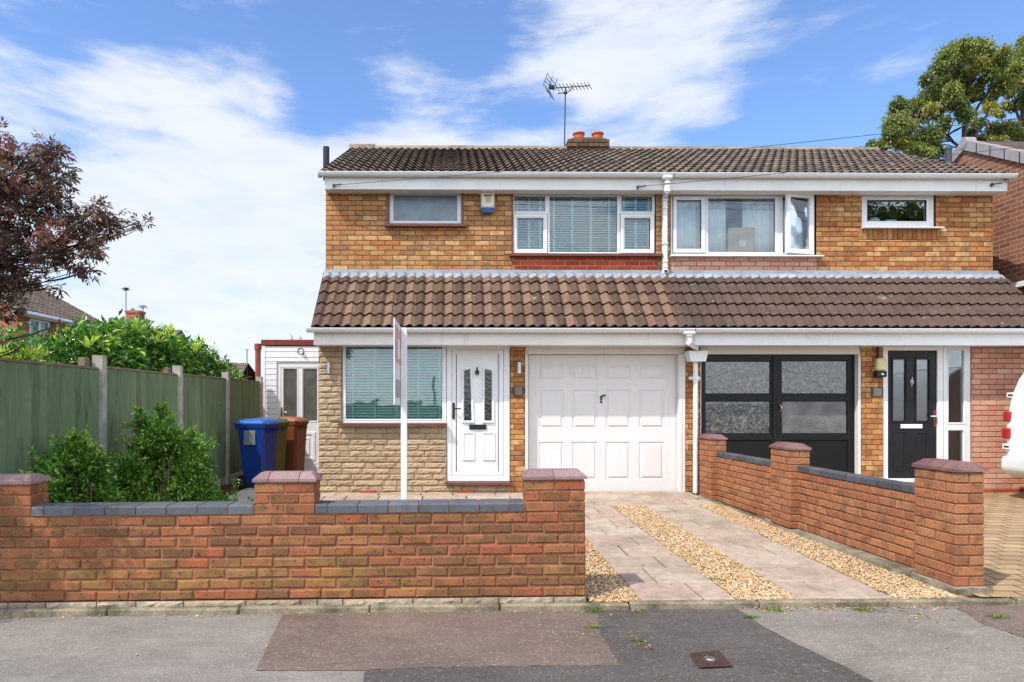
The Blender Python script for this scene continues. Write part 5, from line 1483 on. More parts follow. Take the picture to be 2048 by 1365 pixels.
# ================================================================== wheeled bins
def bin_parts(root, loc, rot, body, lid):
    T = Matrix.Translation(loc) @ Matrix.Rotation(rot, 4, 'Z') @ Matrix.Diagonal((.70, .86, 1.0, 1))
    def sec(z, hx, hy, c=.05, ox=0): return [(ox + hx * sx - (c if q else 0) * sx, hy * sy - (0 if q else c) * sy, z) for sx, sy, qs in ((1, -1, (1, 0)), (1, 1, (0, 1)), (-1, 1, (1, 0)), (-1, -1, (0, 1))) for q in qs]
    b = MB(T); secs = [sec(.06, .235, .215, .045, .03), sec(.10, .245, .22, .05, .03), sec(.55, .29, .255, .05, .015), (sec(.90, .325, .28, .05)), sec(.915, .35, .295, .05), sec(.965, .355, .30, .05)]
    v = [p for s in secs for p in s]; n = 8
    f = [(i * n + k, i * n + (k + 1) % n, (i + 1) * n + (k + 1) % n, (i + 1) * n + k) for i in range(len(secs) - 1) for k in range(n)] + [tuple(range(n))]
    b.add(v, f)
    for yy in (-.16, -.05, .06, .17): b.box(.33, .36, yy - .008, yy + .008, .84, .92, 0)      # ribs below the rim
    b.box(-.40, -.33, -.22, .22, .90, .955, 0, .01)
    b.tube([(-.42, -.2, .97), (-.42, .2, .97)], .016, 8)
    bo = b.build('body', body, root)
    b = MB(T); secs = [sec(.967, .365, .308, .05), sec(.985, .365, .308, .05), sec(1.02, .33, .27, .06, -.01), sec(1.035, .27, .20, .06, -.02)]
    v = [p for s in secs for p in s]
    f = [(i * n + k, i * n + (k + 1) % n, (i + 1) * n + (k + 1) % n, (i + 1) * n + k) for i in range(len(secs) - 1) for k in range(n)] + [tuple(range(n)), tuple(range(3 * n, 4 * n))]
    b.add(v, f); b.box(.36, .40, -.22, .22, .962, .982, 0, .006); b.box(-.41, -.36, -.18, .18, .965, .99, 0, .006)
    for yy in (-.12, .12): b.box(-.22, .2, yy - .025, yy + .025, 1.034, 1.044, 0, .004)
    b.build('lid', lid, root)
    for s in (-1, 1):
        b = MB(T); b.tube([(-.21, s * .225, .10), (-.21, s * .275, .10)], .10, 22); b.tube([(-.21, s * .2751, .10), (-.21, s * .28, .10)], .055, 16, 1); b.tube([(-.21, s * .2801, .10), (-.21, s * .283, .10)], .02, 10)
        b.build('wheel', [M['black_plastic'], M['grey_plastic']], root)
    return bo, T
GB = GZ + .012
specs = [('blue wheeled bin with pale square sticker standing nearest the fence', (-2.98, 10.62, GB), R(-13), (.004, .034, .21), (.016, .105, .42)),
         ('green wheeled bin half hidden between the blue and the brown bin', (-2.98, 11.28, GB), R(-13), (.085, .105, .035), (.07, .16, .07)),
         ('brown wheeled bin nearest the side porch door', (-2.80, 11.95, GB), R(-13), (.20, .062, .024), (.34, .12, .06))]
for i, (lab, loc, rot, c1, c2) in enumerate(specs):
    t = thing('wheeled_bin', loc, lab, 'bin', 'wheeled bins by the side porch')
    bo, T = bin_parts(t, loc, rot, plain('bin plastic', c1, .38, .4, var=.3, sc=5, streak=.5), plain('bin lid plastic', c2, .4, .4, var=.15, sc=5))
    if i == 0:
        b = MB(T); b.box(-.13, .14, -.292, -.283, .66, .87, 0, .003); st = b.build('sticker', [(lambda m: (m.color(m.ramp(m.noise(3.5, 1), [(.35, srgb(84, 102, 120)), (.6, srgb(132, 126, 78))])), m.m)[1])(Mat('faded sticker', .6))], t)
        st.rotation_euler = (0, 0, 0)

# ================================================================== estate agent's board
sb = thing('estate_agent_board', (-.385, 5.24, gz(0, 5.3)), 'white estate agent post with red and white flag board seen edge on', 'sign')
sx, sz = W(808.2, 655, 5.24)
b = MB(); b.box(sx - .0225, sx + .0225, 5.215, 5.265, .0, sz - .005, 0, .003); b.build('post', M['upvc'], sb)
by0, by1 = 4.70, 5.26; zt_, zb_ = sz + .005, 1.435; bx = sx - .03
b = MB(); b.box(bx - .004, bx + .004, by0, by1, zb_, zt_, 0)
bm_ = [plain('white corrugated board', (.74, .72, .72), .4), plain('faded red print', srgb(206, 150, 152), .45), plain('grey blurred print', srgb(176, 168, 168), .5, var=.5, sc=18)]
for y0, y1, z0, z1, mi in ((.02, .98, .50, .93, 1), (.12, .88, .08, .30, 2)):
    for s in (-1, 1): b.box(bx + s * .0045, bx + s * .0055, by0 + (by1 - by0) * y0, by0 + (by1 - by0) * y1, zb_ + (zt_ - zb_) * z0, zb_ + (zt_ - zb_) * z1, mi)
for s in (-1, 1):
    b.box(bx + s * .006, bx + s * .007, by0 + .22, by0 + .42, zb_ + .33, zb_ + .47, 0)
    b.box(bx + s * .006, bx + s * .007, by0 + .50, by0 + .68, zb_ + .33, zb_ + .40, 0)
b.build('board', bm_, sb)

# ================================================================== access cover
P = []
for px, py in ((1379, 1303), (1438, 1298), (1464, 1328), (1399, 1331)):
    P.append(G(px, py, .03))
b = MB(); zc = pz(2.0) + .006
b.add([(x, y, zc) for x, y in P] + [(x, y, zc + .006) for x, y in inset(P, .004)], [(0, 1, 5, 4), (1, 2, 6, 5), (2, 3, 7, 6), (3, 0, 4, 7), (4, 5, 6, 7)])
cx, cy = sum(p[0] for p in P) / 4, sum(p[1] for p in P) / 4
for i in range(-5, 6):
    for j in range(-5, 6):
        u, v = i / 5.6, j / 5.6
        x = cx + u * (P[1][0] - P[0][0]) / 2 + v * (P[3][0] - P[0][0]) / 2; y = cy + u * (P[1][1] - P[0][1]) / 2 + v * (P[3][1] - P[0][1]) / 2
        if abs(i) + abs(j) > 3: b.box(x - .005, x + .005, y - .005, y + .005, zc + .006, zc + .009)
cv = b.build('access_cover', plain('rusty iron', srgb(86, 64, 55), .8, .3, var=.45, sc=20, bump=.4)); tag(cv, 'small square rusty iron cover set in the dark asphalt', 'utility cover')
b = MB(); b.lathe([(.030, zc + .006), (.030, zc + .011), (.022, zc + .013), (.012, zc + .011)], cx, cy, 18); b.build('boss', M['steel'], cv)

# ================================================================== leaves and trees
def leaf_mesh(name, parent, mat, P, D, Nn, L, Wd, T, fold=.18, solid=False):
    """P base points, D directions, Nn up normals, all (n,3) arrays: one folded leaf of 4 corners each"""
    D = D / np.linalg.norm(D, axis=1, keepdims=True)
    S = np.cross(D, Nn); S /= np.maximum(np.linalg.norm(S, axis=1, keepdims=True), 1e-6); U = np.cross(S, D)
    L = L[:, None]; Wd = Wd[:, None]
    m = P + D * L * .45
    V = np.stack([P, m + S * Wd * .5 + U * Wd * fold, P + D * L - U * L * .10, m - S * Wd * .5 + U * Wd * fold], 1).reshape(-1, 3)
    n = len(P); o = (np.arange(n) * 4)[:, None]
    Fc = np.concatenate([o + np.array([[0, 1, 2]]), o + np.array([[0, 2, 3]])], 0)
    org = np.array(root_loc(parent)) if parent is not None else np.zeros(3)
    me = bpy.data.meshes.new(name)
    me.vertices.add(n * 4); me.vertices.foreach_set('co', (V - org).astype(np.float32).ravel())
    me.loops.add(len(Fc) * 3); me.loops.foreach_set('vertex_index', Fc.astype(np.int32).ravel())
    me.polygons.add(len(Fc)); me.polygons.foreach_set('loop_start', np.arange(0, len(Fc) * 3, 3, dtype=np.int32)); me.polygons.foreach_set('loop_total', np.full(len(Fc), 3, np.int32))
    me.update(); me.validate()
    at = me.attributes.new('tone', 'FLOAT', 'POINT'); at.data.foreach_set('value', np.repeat(np.clip(T, 0, 1), 4).astype(np.float32))
    me.materials.append(mat)
    ob = bpy.data.objects.new(name, me); C.objects.link(ob)
    if parent is not None: ob.parent = parent
    return ob
def clump_leaves(clumps, dens, L, Wd, droop=.3, tvar=.25, flat=.85, surf=.45, seed=1, shoot=0):
    g = np.random.default_rng(seed); Ps, Ds, Ns, Ls, Ws, Ts = [], [], [], [], [], []
    for c in clumps:
        x, y, z, r = c[:4]; n = max(6, int(dens * (r ** 2)))
        d = g.normal(size=(n, 3)); d /= np.linalg.norm(d, axis=1, keepdims=True)
        rad = r * g.random(n) ** surf * g.uniform(.8, 1.2, n)
        # lumps: pull the leaves of a clump towards a few twig ends
        k = max(3, int(n / 14)); tw = g.normal(size=(k, 3)); tw /= np.linalg.norm(tw, axis=1, keepdims=True); tw *= (r * g.random(k) ** .5)[:, None]
        idx = g.integers(0, k, n); p = .58 * d * rad[:, None] + .52 * tw[idx]
        p[:, 2] *= flat
        out = p / np.maximum(np.linalg.norm(p, axis=1, keepdims=True), 1e-6)
        Ps.append(p + (x, y, z)); Ds.append(out * .7 + g.normal(size=(n, 3)) * .6 + np.array([0, 0, -droop]))
        Ns.append(np.array([0, 0, 1.0]) + g.normal(size=(n, 3)) * .55)
        ll = L * g.uniform(.65, 1.25, n); Ls.append(ll); Ws.append(Wd * ll / L * g.uniform(.8, 1.2, n))
        base = c[4] if len(c) > 4 else .5
        Ts.append(base + g.normal(size=n) * tvar + (g.random(k) - .5)[idx] * tvar)
    return [np.concatenate(a) for a in (Ps, Ds, Ns, Ls, Ws, Ts)]
def limb(b, p0, p1, r0, r1, n=6, wob=.1, seed=0, bend=0.0, sides=6):
    g = random.Random(seed); p0, p1 = Vector(p0), Vector(p1); L = (p1 - p0).length; pts, rs = [], []
    for i in range(n + 1):
        t = i / n; p = p0.lerp(p1, t); w = math.sin(math.pi * t) * L * wob
        p = p + Vector((g.uniform(-1, 1) * w * .5, g.uniform(-1, 1) * w * .5, g.uniform(-.5, .5) * w * .5 + bend * math.sin(math.pi * t) * L))
        pts.append(p); rs.append(r0 + (r1 - r0) * t)
    b.tube(pts, rs, sides); return pts
def pxc(px, py, r, Y, tone=.5):
    x, z = W(px, py, Y); return (x, Y, z, r / F * Y, tone)

# purple leaved elder overhanging the fence
M['elder'] = leaf_mat('purple elder leaf', [srgb(58, 46, 54), srgb(80, 62, 66), srgb(112, 80, 76), srgb(110, 98, 70), srgb(164, 100, 112)], .30, .45)
el = thing('elder_tree', (-4.45, 5.9, .05), 'dark purple leaved elder tree overhanging the fence at the left edge', 'tree')
ec = [(100, 300, 85), (220, 230, 30), (205, 330, 70), (280, 300, 80), (340, 250, 28), (180, 420, 120), (330, 350, 45), (300, 450, 75), (350, 390, 30), (60, 480, 110), (250, 560, 125), (100, 650, 140), (420, 640, 95), (500, 590, 60), (560, 690, 65), (450, 740, 85), (300, 720, 110),
      (620, 640, 38), (545, 620, 40), (720, 640, 26), (765, 655, 20), (80, 820, 130), (250, 830, 95), (400, 850, 60), (500, 790, 48), (470, 900, 40), (140, 940, 85), (30, 990, 85), (300, 985, 28), (30, 1110, 60), (95, 1075, 40), (10, 1230, 30), (110, 1300, 20), (272, 1195, 14), (15, 180, 40), (-40, 420, 130), (-60, 700, 150), (-80, 950, 140), (-150, 560, 150), (-200, 820, 150), (-60, 260, 90), (-180, 380, 110), (-90, 1100, 90)]
g = random.Random(5); ecl = []
for cx, cy, r_ in ec:
    px, py = cx / 2.625, 200 + cy / 2.625
    ecl.append(pxc(px, py, r_ / 2.625 * 1.05, 5.75 + g.uniform(-.55, .55), g.uniform(.25, .75)))
for _ in range(16): ecl.append((-4.35 + g.uniform(-.6, .6), 4.0 + g.uniform(-.5, .6), 2.5 + g.uniform(-.6, .6), g.uniform(.16, .28), .5))
b = MB(); base = Vector((-4.45, 5.95, .05)); forks = []
f0 = limb(b, base, (-4.42, 5.9, 1.6), .055, .042, 6, .05, 1); f1 = limb(b, f0[-1], (-4.35, 5.85, 2.4), .034, .026, 5, .08, 2); f2 = limb(b, f0[-1], (-3.85, 5.7, 2.55), .024, .015, 5, .08, 3); f3 = limb(b, f0[3], (-4.8, 6.0, 2.2), .03, .02, 5, .08, 4); f4 = limb(b, f1[-1], (-3.95, 5.7, 3.1), .02, .012, 5, .08, 5)
nodes = [Vector(p) for q in (f0[4:], f1, f2, f3, f4) for p in q]
for i, c in enumerate(ecl):
    t = Vector(c[:3]); s = min(nodes, key=lambda p: (p - t).length + (.5 if p.z > t.z else 0)); pts = limb(b, s, t, .009, .003, 5, .12, 50 + i, -.05, 5)
    for k in range(3):
        a = pts[3 + k % 2]; limb(b, a, t + Vector((g.uniform(-1, 1), g.uniform(-1, 1), g.uniform(-.7, .7))) * c[3], .005, .002, 3, .1, 90 + i * 3 + k, 0, 4)
b.build('trunk', M['bark_dark'], el)
# elder leaves are pinnate: five drooping leaflets on a stalk
A_ = clump_leaves(ecl, 4300, .05, .02, .2, .22, .9, .5, 3)
P0, D0 = A_[0], A_[1] / np.linalg.norm(A_[1], axis=1, keepdims=True); n = len(P0); gg = np.random.default_rng(4)
Ps, Ds, Ns, Ls, Ws, Ts = [], [], [], [], [], []
side = np.cross(D0, A_[2]); side /= np.linalg.norm(side, axis=1, keepdims=True)
for k, (t, s) in enumerate(((.35, 1), (.35, -1), (.7, 1), (.7, -1), (1.0, 0))):
    Ps.append(P0 + D0 * (.062 * t)); Ds.append(D0 * (.6 if s else 1) + side * s * .8 + np.array([0, 0, -.22]) + gg.normal(size=(n, 3)) * .12); Ns.append(A_[2]); Ls.append(gg.uniform(.034, .058, n)); Ws.append(gg.uniform(.014, .023, n)); Ts.append(A_[5] + gg.normal(size=n) * .08)
leaf_mesh('crown', el, M['elder'], *[np.concatenate(q) for q in (Ps, Ds, Ns, Ls, Ws, Ts)])

# two garden shrubs behind the front wall
M['shrub'] = leaf_mat('shrub leaf', [srgb(44, 84, 36), srgb(76, 126, 46), srgb(116, 166, 60), srgb(164, 196, 84)], .28, .32, .5)
def shrub(name, lab, cl0, base, seed, dens=30000):
    t = thing(name, base, lab, 'shrub', None); b = MB(); gq = random.Random(seed); cl = [(c[0], c[1], c[2], c[3] * 1.08, c[4]) for c in cl0]
    for i, c in enumerate(cl):
        limb(b, (base[0] + gq.uniform(-.12, .12), base[1] + gq.uniform(-.1, .1), base[2] - .02), c[:3], .010, .004, 5, .08, seed + i, 0, 5)
        for k in range(4):
            d = Vector((gq.uniform(-1, 1), gq.uniform(-1, 1), gq.uniform(.1, 1.2))).normalized() * c[3]; limb(b, c[:3], Vector(c[:3]) + d, .004, .0015, 3, .08, seed * 9 + i * 4 + k, 0, 4)
    A_ = clump_leaves(cl, dens * .85, .048, .022, -.35, .3, 1.0, .40, seed)
    shoots = []
    for c in cl:
        for k in range(4):
            d = Vector((gq.uniform(-1, 1), gq.uniform(-1, .3), gq.uniform(-.1, 1.3))).normalized(); p0 = Vector(c[:3]) + d * c[3] * .8; p1 = Vector(c[:3]) + d * c[3] * gq.uniform(1.15, 1.5)
            pts = limb(b, p0, p1, .0035, .0015, 3, .1, seed * 7 + k, 0, 4)
            for q in pts[1:]: shoots.append((q.x, q.y, q.z, .022, gq.uniform(.55, .95)))
    B_ = clump_leaves(shoots, 14000, .042, .017, -.5, .15, 1.0, .5, seed + 1)
    b.build('stems', M['bark'], t)
    leaf_mesh('foliage', t, M['shrub'], *[np.concatenate(q) for q in zip(A_, B_)])
    return t
def dcl(px, dmax, xlim): return min(dmax, xlim * F / max(905 - px, 1))
gq = random.Random(3)
cA = [(85, 965, 42), (130, 930, 42), (150, 898, 28), (148, 878, 12), (180, 930, 42), (120, 990, 52), (180, 985, 50), (72, 1000, 30), (205, 1005, 36), (165, 1010, 50), (222, 1005, 26), (200, 955, 24), (60, 975, 18), (165, 905, 22), (100, 1020, 45), (200, 1030, 45), (150, 1040, 50)]
shrub('shrub', 'dense rounded green shrub hiding the foot of the nearest concrete fence post', [pxc(x, y, r_, dcl(x, 6.15, 3.40) + gq.uniform(-.2, .1), gq.uniform(.35, .6)) for x, y, r_ in cA], (-3.05, 5.85, .06), 21)
cB = [(280, 960, 58), (330, 930, 56), (318, 872, 34), (288, 852, 24), (282, 830, 10), (333, 838, 17), (326, 822, 10), (370, 950, 52), (392, 905, 28), (252, 990, 38), (300, 1000, 58), (370, 1000, 56), (402, 985, 32), (345, 895, 42), (288, 905, 34), (262, 945, 34), (385, 875, 12), (310, 1030, 55), (370, 1030, 50), (350, 880, 25), (398, 940, 30)]
shrub('shrub', 'taller green shrub with pointed tips between the nearest two fence posts', [pxc(x, y, r_, dcl(x, 7.25, 3.35) + gq.uniform(-.3, .15), gq.uniform(.4, .65)) for x, y, r_ in cB], (-2.9, 7.0, .08), 22)
t = thing('flowering_plant', (-2.65, 7.7, .1), 'low leafy plant with a few purple flowers at the foot of the tall shrub', 'plant')
cl = [pxc(x, y, r_, 7.7, .55) for x, y, r_ in ((410, 985, 22), (435, 994, 22), (392, 1000, 24), (455, 1002, 16), (420, 1008, 24), (440, 1012, 18), (475, 1008, 10), (500, 1004, 9))]
leaf_mesh('foliage', t, M['shrub'], *clump_leaves(cl, 9000, .04, .03, -.1, .2, .8, .4, 31))
for px, py in ((408, 978), (422, 992), (428, 999), (362, 1006), (415, 984)):
    x, z = W(px, py, 7.45); b = MB()
    for k in range(5):
        a = k * 1.2566; b.add([(x, 7.45, z), (x + .017 * math.cos(a - .4), 7.44, z + .017 * math.sin(a - .4)), (x + .022 * math.cos(a), 7.435, z + .022 * math.sin(a)), (x + .017 * math.cos(a + .4), 7.44, z + .017 * math.sin(a + .4))], [(0, 1, 2, 3)])
    b.build('flower', plain('purple petal', srgb(150, 50, 150), .6), t)
t = thing('tall_weed', (-3.0, 8.9, .12), 'thin tall weed growing on the path by the last concrete post in view', 'weed')
b = MB(); wx, wz = W(472, 955, 8.9); limb(b, (wx - .02, 8.9, .1), (wx, 8.9, wz), .005, .003, 5, .05, 4); b.build('stem', M['bark'], t)
leaf_mesh('foliage', t, M['shrub'], *clump_leaves([(wx, 8.9, .15 + .1 * k, .05, .6) for k in range(4)], 9000, .05, .012, -.2, .2, 1, .5, 33))

# laurel hedge behind the fence
M['laurel'] = leaf_mat('laurel leaf', [srgb(44, 82, 32), srgb(68, 112, 42), srgb(98, 144, 52), srgb(170, 200, 76), srgb(196, 216, 96)], .25, .22, .6)
lt_ = thing('laurel_shrub', (-4.55, 10, .1), 'big glossy laurel rising above the green fence with bright new shoots', 'shrub')
topl = [(100, 700), (112, 672), (135, 652), (180, 645), (225, 636), (262, 642), (300, 655), (345, 672), (390, 694), (420, 714), (440, 738)]
cl, sh = [], []; gq = random.Random(12)
for i in range(46):
    px = 104 + (438 - 104) * (i + gq.random()) / 46; d = 4.5 * F / (905 - px); ty = np.interp(px, [p[0] for p in topl], [p[1] for p in topl])
    zt2 = WZ(px, ty, d); x0 = -4.5
    rad = gq.uniform(.20, .30)
    cl.append((x0 + gq.uniform(-.1, .35), d + gq.uniform(-.2, .2), zt2 - rad * .9, rad, gq.uniform(.25, .5)))
    for k in (1, 2, 3): cl.append((x0 + gq.uniform(.0, .55), d + gq.uniform(-.25, .25), zt2 - rad - .27 * k, rad * 1.15, gq.uniform(.2, .45)))
    if gq.random() < .5: sh.append((x0 + gq.uniform(-.1, .5), d, zt2 - gq.uniform(.02, .45), .09, .9))
    if i % 5 == 0: cl.append((x0 - .9, d, zt2 - .4, .4, .4))
A_ = clump_leaves(cl, 2100, .105, .043, .1, .17, 1, .4, 41); B_ = clump_leaves(sh, 2600, .13, .032, -1.3, .1, 1.2, .6, 42)
leaf_mesh('foliage', lt_, M['laurel'], *[np.concatenate(q) for q in zip(A_, B_)])
b = MB()
for i, c in enumerate(cl[::4]): limb(b, (-4.6, c[1], .1), c[:3], .03, .012, 4, .05, 70 + i)
b.build('stems', M['bark'], lt_)
t = thing('leafy_plant', (-4.3, 5.8, .05), 'yellow green plant tops just showing over the fence below the elder', 'plant')
cl = [pxc(x, 715 - gq.uniform(-2, 8), 12, 6.3, .85) for x in range(-20, 82, 9)]
leaf_mesh('foliage', t, M['laurel'], *clump_leaves([(c[0], c[1], c[2], .07, .85) for c in cl], 4500, .07, .022, -.8, .1, 1, .5, 44))
t = thing('spiky_plant', (-2.7, 17, .1), 'spiky green leaves sticking up behind the flat porch roof', 'plant')
sxp, szp = W(608, 682, 17); gg = np.random.default_rng(8); n = 26
D_ = np.stack([gg.normal(size=n) * .55, gg.normal(size=n) * .4, np.ones(n)], 1); P_ = np.tile([sxp, 17, szp - .55], (n, 1)) + gg.normal(size=(n, 3)) * [.12, .1, .04]
leaf_mesh('foliage', t, M['laurel'], P_, D_, gg.normal(size=(n, 3)), gg.uniform(.5, .8, n), np.full(n, .04), gg.uniform(.1, .4, n))
b = MB(); b.tube([(sxp, 17, 0), (sxp, 17, szp - .5)], .06, 8); b.build('trunk', M['bark'], t)

# eucalyptus trees beyond the houses
M['gum'] = leaf_mat('gum leaf', [srgb(82, 102, 62), srgb(108, 126, 76), srgb(136, 148, 86), srgb(168, 166, 96), srgb(184, 160, 84)], .3, .42)
def gum(lab, cl_px, Y, root_px, forks, seed, jit=1.4):
    gq = random.Random(seed); cl = []
    for cx, cy, r_ in cl_px: cl.append(pxc(1700 + cx / 4.549, 60 + cy / 4.549, r_ / 4.549 * 1.10, Y + gq.uniform(-jit, jit), gq.uniform(.25, .7)))
    for c in list(cl): cl.append((c[0] + gq.uniform(-1, 1) * c[3], c[1] + gq.uniform(-1.2, 1.2), c[2] + gq.uniform(-.8, .6) * c[3], c[3] * gq.uniform(.5, .75), gq.uniform(.3, .8)))
    bx, bz = W(*root_px, Y); t = thing('gum_tree', (bx, Y, 0), lab, 'tree'); b = MB()
    nodes = []
    for i, (a, c, r0, r1) in enumerate(forks):
        p = (bx, Y, 0) if a is None else (W(1700 + a[0] / 4.549, 60 + a[1] / 4.549, Y)[0], Y, W(1700 + a[0] / 4.549, 60 + a[1] / 4.549, Y)[1])
        x, z = W(1700 + c[0] / 4.549, 60 + c[1] / 4.549, Y); nodes += limb(b, p, (x, Y, z), r0, r1, 6, .05, seed + i)
    nodes = [n_ for n_ in nodes if n_.z > 5]
    for i, c in enumerate(cl):
        tt = Vector(c[:3]); s = min(nodes, key=lambda p: (p - tt).length + (1.5 if p.z > tt.z else 0)); pts = limb(b, s, tt, .026, .009, 5, .10, 300 + i, .04, 5)
        for k in range(4): limb(b, pts[3 + k % 3], tt + Vector((gq.uniform(-1, 1), gq.uniform(-1, 1), gq.uniform(-.8, .8))) * c[3], .010, .004, 3, .1, 500 + i * 4 + k, 0, 4)
    b.build('trunk', M['bark'], t)
    leaf_mesh('crown', t, M['gum'], *clump_leaves(cl, 8500, .105, .05, .45, .2, .95, .34, seed))
c1 = [(900, 250, 120), (1000, 190, 75), (1200, 170, 105), (1080, 230, 95), (1350, 280, 120), (1400, 210, 70), (840, 480, 115), (760, 580, 120), (700, 450, 65), (1030, 440, 115), (1180, 330, 90), (1390, 500, 110), (1440, 430, 85), (640, 730, 120), (580, 700, 85), (430, 680, 75), (420, 860, 115), (380, 950, 85), (480, 1000, 105), (700, 1050, 130), (700, 950, 110), (620, 1110, 85), (200, 1050, 60), (280, 1060, 60), (1060, 770, 85), (860, 830, 65), (1000, 560, 100), (1130, 590, 75), (1270, 660, 55), (1160, 840, 55), (1100, 930, 50), (1440, 900, 100), (1350, 970, 65), (930, 650, 90), (780, 760, 75), (1380, 1010, 55), (1230, 980, 35), (530, 880, 80), (330, 1020, 60), (820, 340, 80), (1290, 400, 70), (960, 330, 60), (560, 1050, 70), (800, 1120, 60), (1190, 1000, 40)]
gum('spreading gum tree with clumps of olive leaves standing behind the right hand roof', c1, 22, (1933, 300), [(None, (1040, 900), .12, .07), ((1040, 900), (1020, 620), .06, .04), ((1040, 900), (1250, 580), .065, .03), ((1000, 1080), (860, 940), .05, .03), ((1130, 980), (1340, 620), .05, .03), ((1020, 620), (900, 330), .04, .02), ((860, 940), (600, 800), .03, .02), ((1020, 620), (1150, 260), .04, .02), ((860, 940), (480, 960), .03, .02)], 61)
c2 = [(1560, 200, 70), (1570, 110, 50), (1570, 310, 60), (1540, 470, 60), (1600, 450, 90), (1500, 700, 55), (1550, 960, 80), (1590, 600, 70), (1640, 250, 120), (1660, 380, 120), (1700, 150, 120), (1640, 90, 80), (1720, 560, 120), (1490, 540, 40), (1600, 820, 60), (1800, 300, 140), (1780, 700, 120)]
gum('second gum tree cut off by the right edge of the view', c2, 23.5, (2046, 300), [(None, (1575, 700), .13, .09), ((1575, 700), (1620, 300), .07, .04), ((1575, 900), (1500, 680), .06, .03), ((1575, 700), (1750, 350), .1, .05)], 62)

# ================================================================== neighbouring house on the right
nh = thing('neighbour_house', (9.6, 14, GZ), 'red brown brick neighbour house at the right edge with grey tiled verge', 'house')
XN = 9.0; ya, za = 12.05, WZ(1936, 290, 12.05)
sl = .53; yfr = 8.9; zf = za - (ya - yfr) * sl; ybk = 17.0; zb3 = za - (ybk - ya) * sl
b = MB(); b.prism([(yfr, 0), (ybk, 0), (ybk, zb3), (ya, za), (yfr, zf)], XN, XN + .25); b.build('flank_wall', M['brick_flank'], nh)
b = MB(); b.box(XN + .25, 17, yfr, yfr + .2, 0, zf); b.box(XN + .25, 17, ybk - .2, ybk, 0, zb3); b.box(16.8, 17, yfr + .2, ybk - .2, 0, zf + .3); b.build('front_wall', M['brick_far'], nh)
b = MB(); b.add([(XN + .02, yfr - .3, zf - .12), (17.2, yfr - .3, zf - .12), (17.2, ya, za + .06), (XN + .02, ya, za + .06)], [(0, 1, 2, 3)], tone=.5); b.add([(XN + .02, ya, za + .06), (17.2, ya, za + .06), (17.2, ybk + .3, zb3 - .12), (XN + .02, ybk + .3, zb3 - .12)], [(0, 1, 2, 3)], tone=.5); b.build('roof', M['tile_right'], nh)
b = MB()                                                     # dry verge tiles stepping down both slopes
for s, ye in ((-1, yfr - .3), (1, ybk + .2)):
    n = int(abs(ye - ya) / .30)
    for i in range(n):
        y0 = ya + s * i * .30; y1 = ya + s * (i + 1) * .30 + s * .02
        z0, z1 = za + .08 - abs(y0 - ya) * sl, za + .08 - abs(y1 - ya) * sl
        b.prism([(y0, z0 - .17), (y1, z1 - .17), (y1, z1 + .016), (y0, z0)], XN - .05, XN + .12)
b.tube([(XN - .06, ya, za + .03), (XN + .12, ya, za + .03)], .10, 12)
b.build('verge_tiles', M['concrete_tile'], nh)
b = MB(); gx, gz_ = W(2036, 566, 10.9); b.box(XN - .10, XN - .004, 9.6, 10.95, gz_ - .09, gz_ + .0, 0, .01); b.build('side_gutter', M['upvc'], nh)

# ================================================================== van on the neighbour's drive
YV, WV = 7.55, 1.80
YFAR = YV + WV
vx0 = WX(2005.5, YFAR); gv = .12
van = thing('white_van', (vx0 + 2.2, YV + WV / 2, gv), 'white panel van parked on the block paved drive, only its rear end in view', 'van')
prof = [(.14, .46), (.03, .74), (.03, 1.19), (.07, 1.52), (.14, 1.76), (.22, 1.90), (.34, 1.985), (.55, 2.02), (1.2, 2.04), (2.5, 2.02), (2.9, 1.93), (3.35, 1.56), (3.55, 1.34), (4.15, 1.20), (4.36, 1.04), (4.40, .62), (4.30, .46), (3.95, .42)]
def arch(cx): return [(cx + .36 * math.cos(a), .44 + .34 * math.sin(a)) for a in frange(0, math.pi, 8)]
outline = prof + arch(3.55) + arch(.98)
def tumb(z): return .0 if z < 1.05 else .12 * ((z - 1.05) / .95) ** 1.8
b = MB(); n = len(outline); v = []
for s in (0, 1):
    for x, z in outline: v.append((vx0 + x, YV + tumb(z) if s == 0 else YV + WV - tumb(z), z))
b.add(v, [(k, (k + 1) % n, n + (k + 1) % n, n + k) for k in range(n)] + [tuple(range(n))[::-1], tuple(range(n, 2 * n))])
vb = b.build('body', plain('white van paint', (.80, .80, .80), .22, .5, var=.03), van)
mod = vb.modifiers.new('round', 'BEVEL'); mod.width = .055; mod.segments = 4; mod.angle_limit = R(35); mod.limit_method = 'ANGLE'; mod.harden_normals = False
b = MB(); b.prism([(.16, .43), (.02, .49), (-.022, .56), (-.020, .67), (.008, .725), (.30, .725), (.42, .60), (.40, .44)], YV - .02, YV + WV + .02, axis='y'); b.v = [(x + vx0, y, z) for x, y, z in b.v]
ob = b.build('rear_bumper', plain('white bumper', (.74, .74, .73), .35, .45), van); mod = ob.modifiers.new('round', 'BEVEL'); mod.width = .03; mod.segments = 3
red = plain('red lamp lens', (.36, .008, .012), .15, .6)
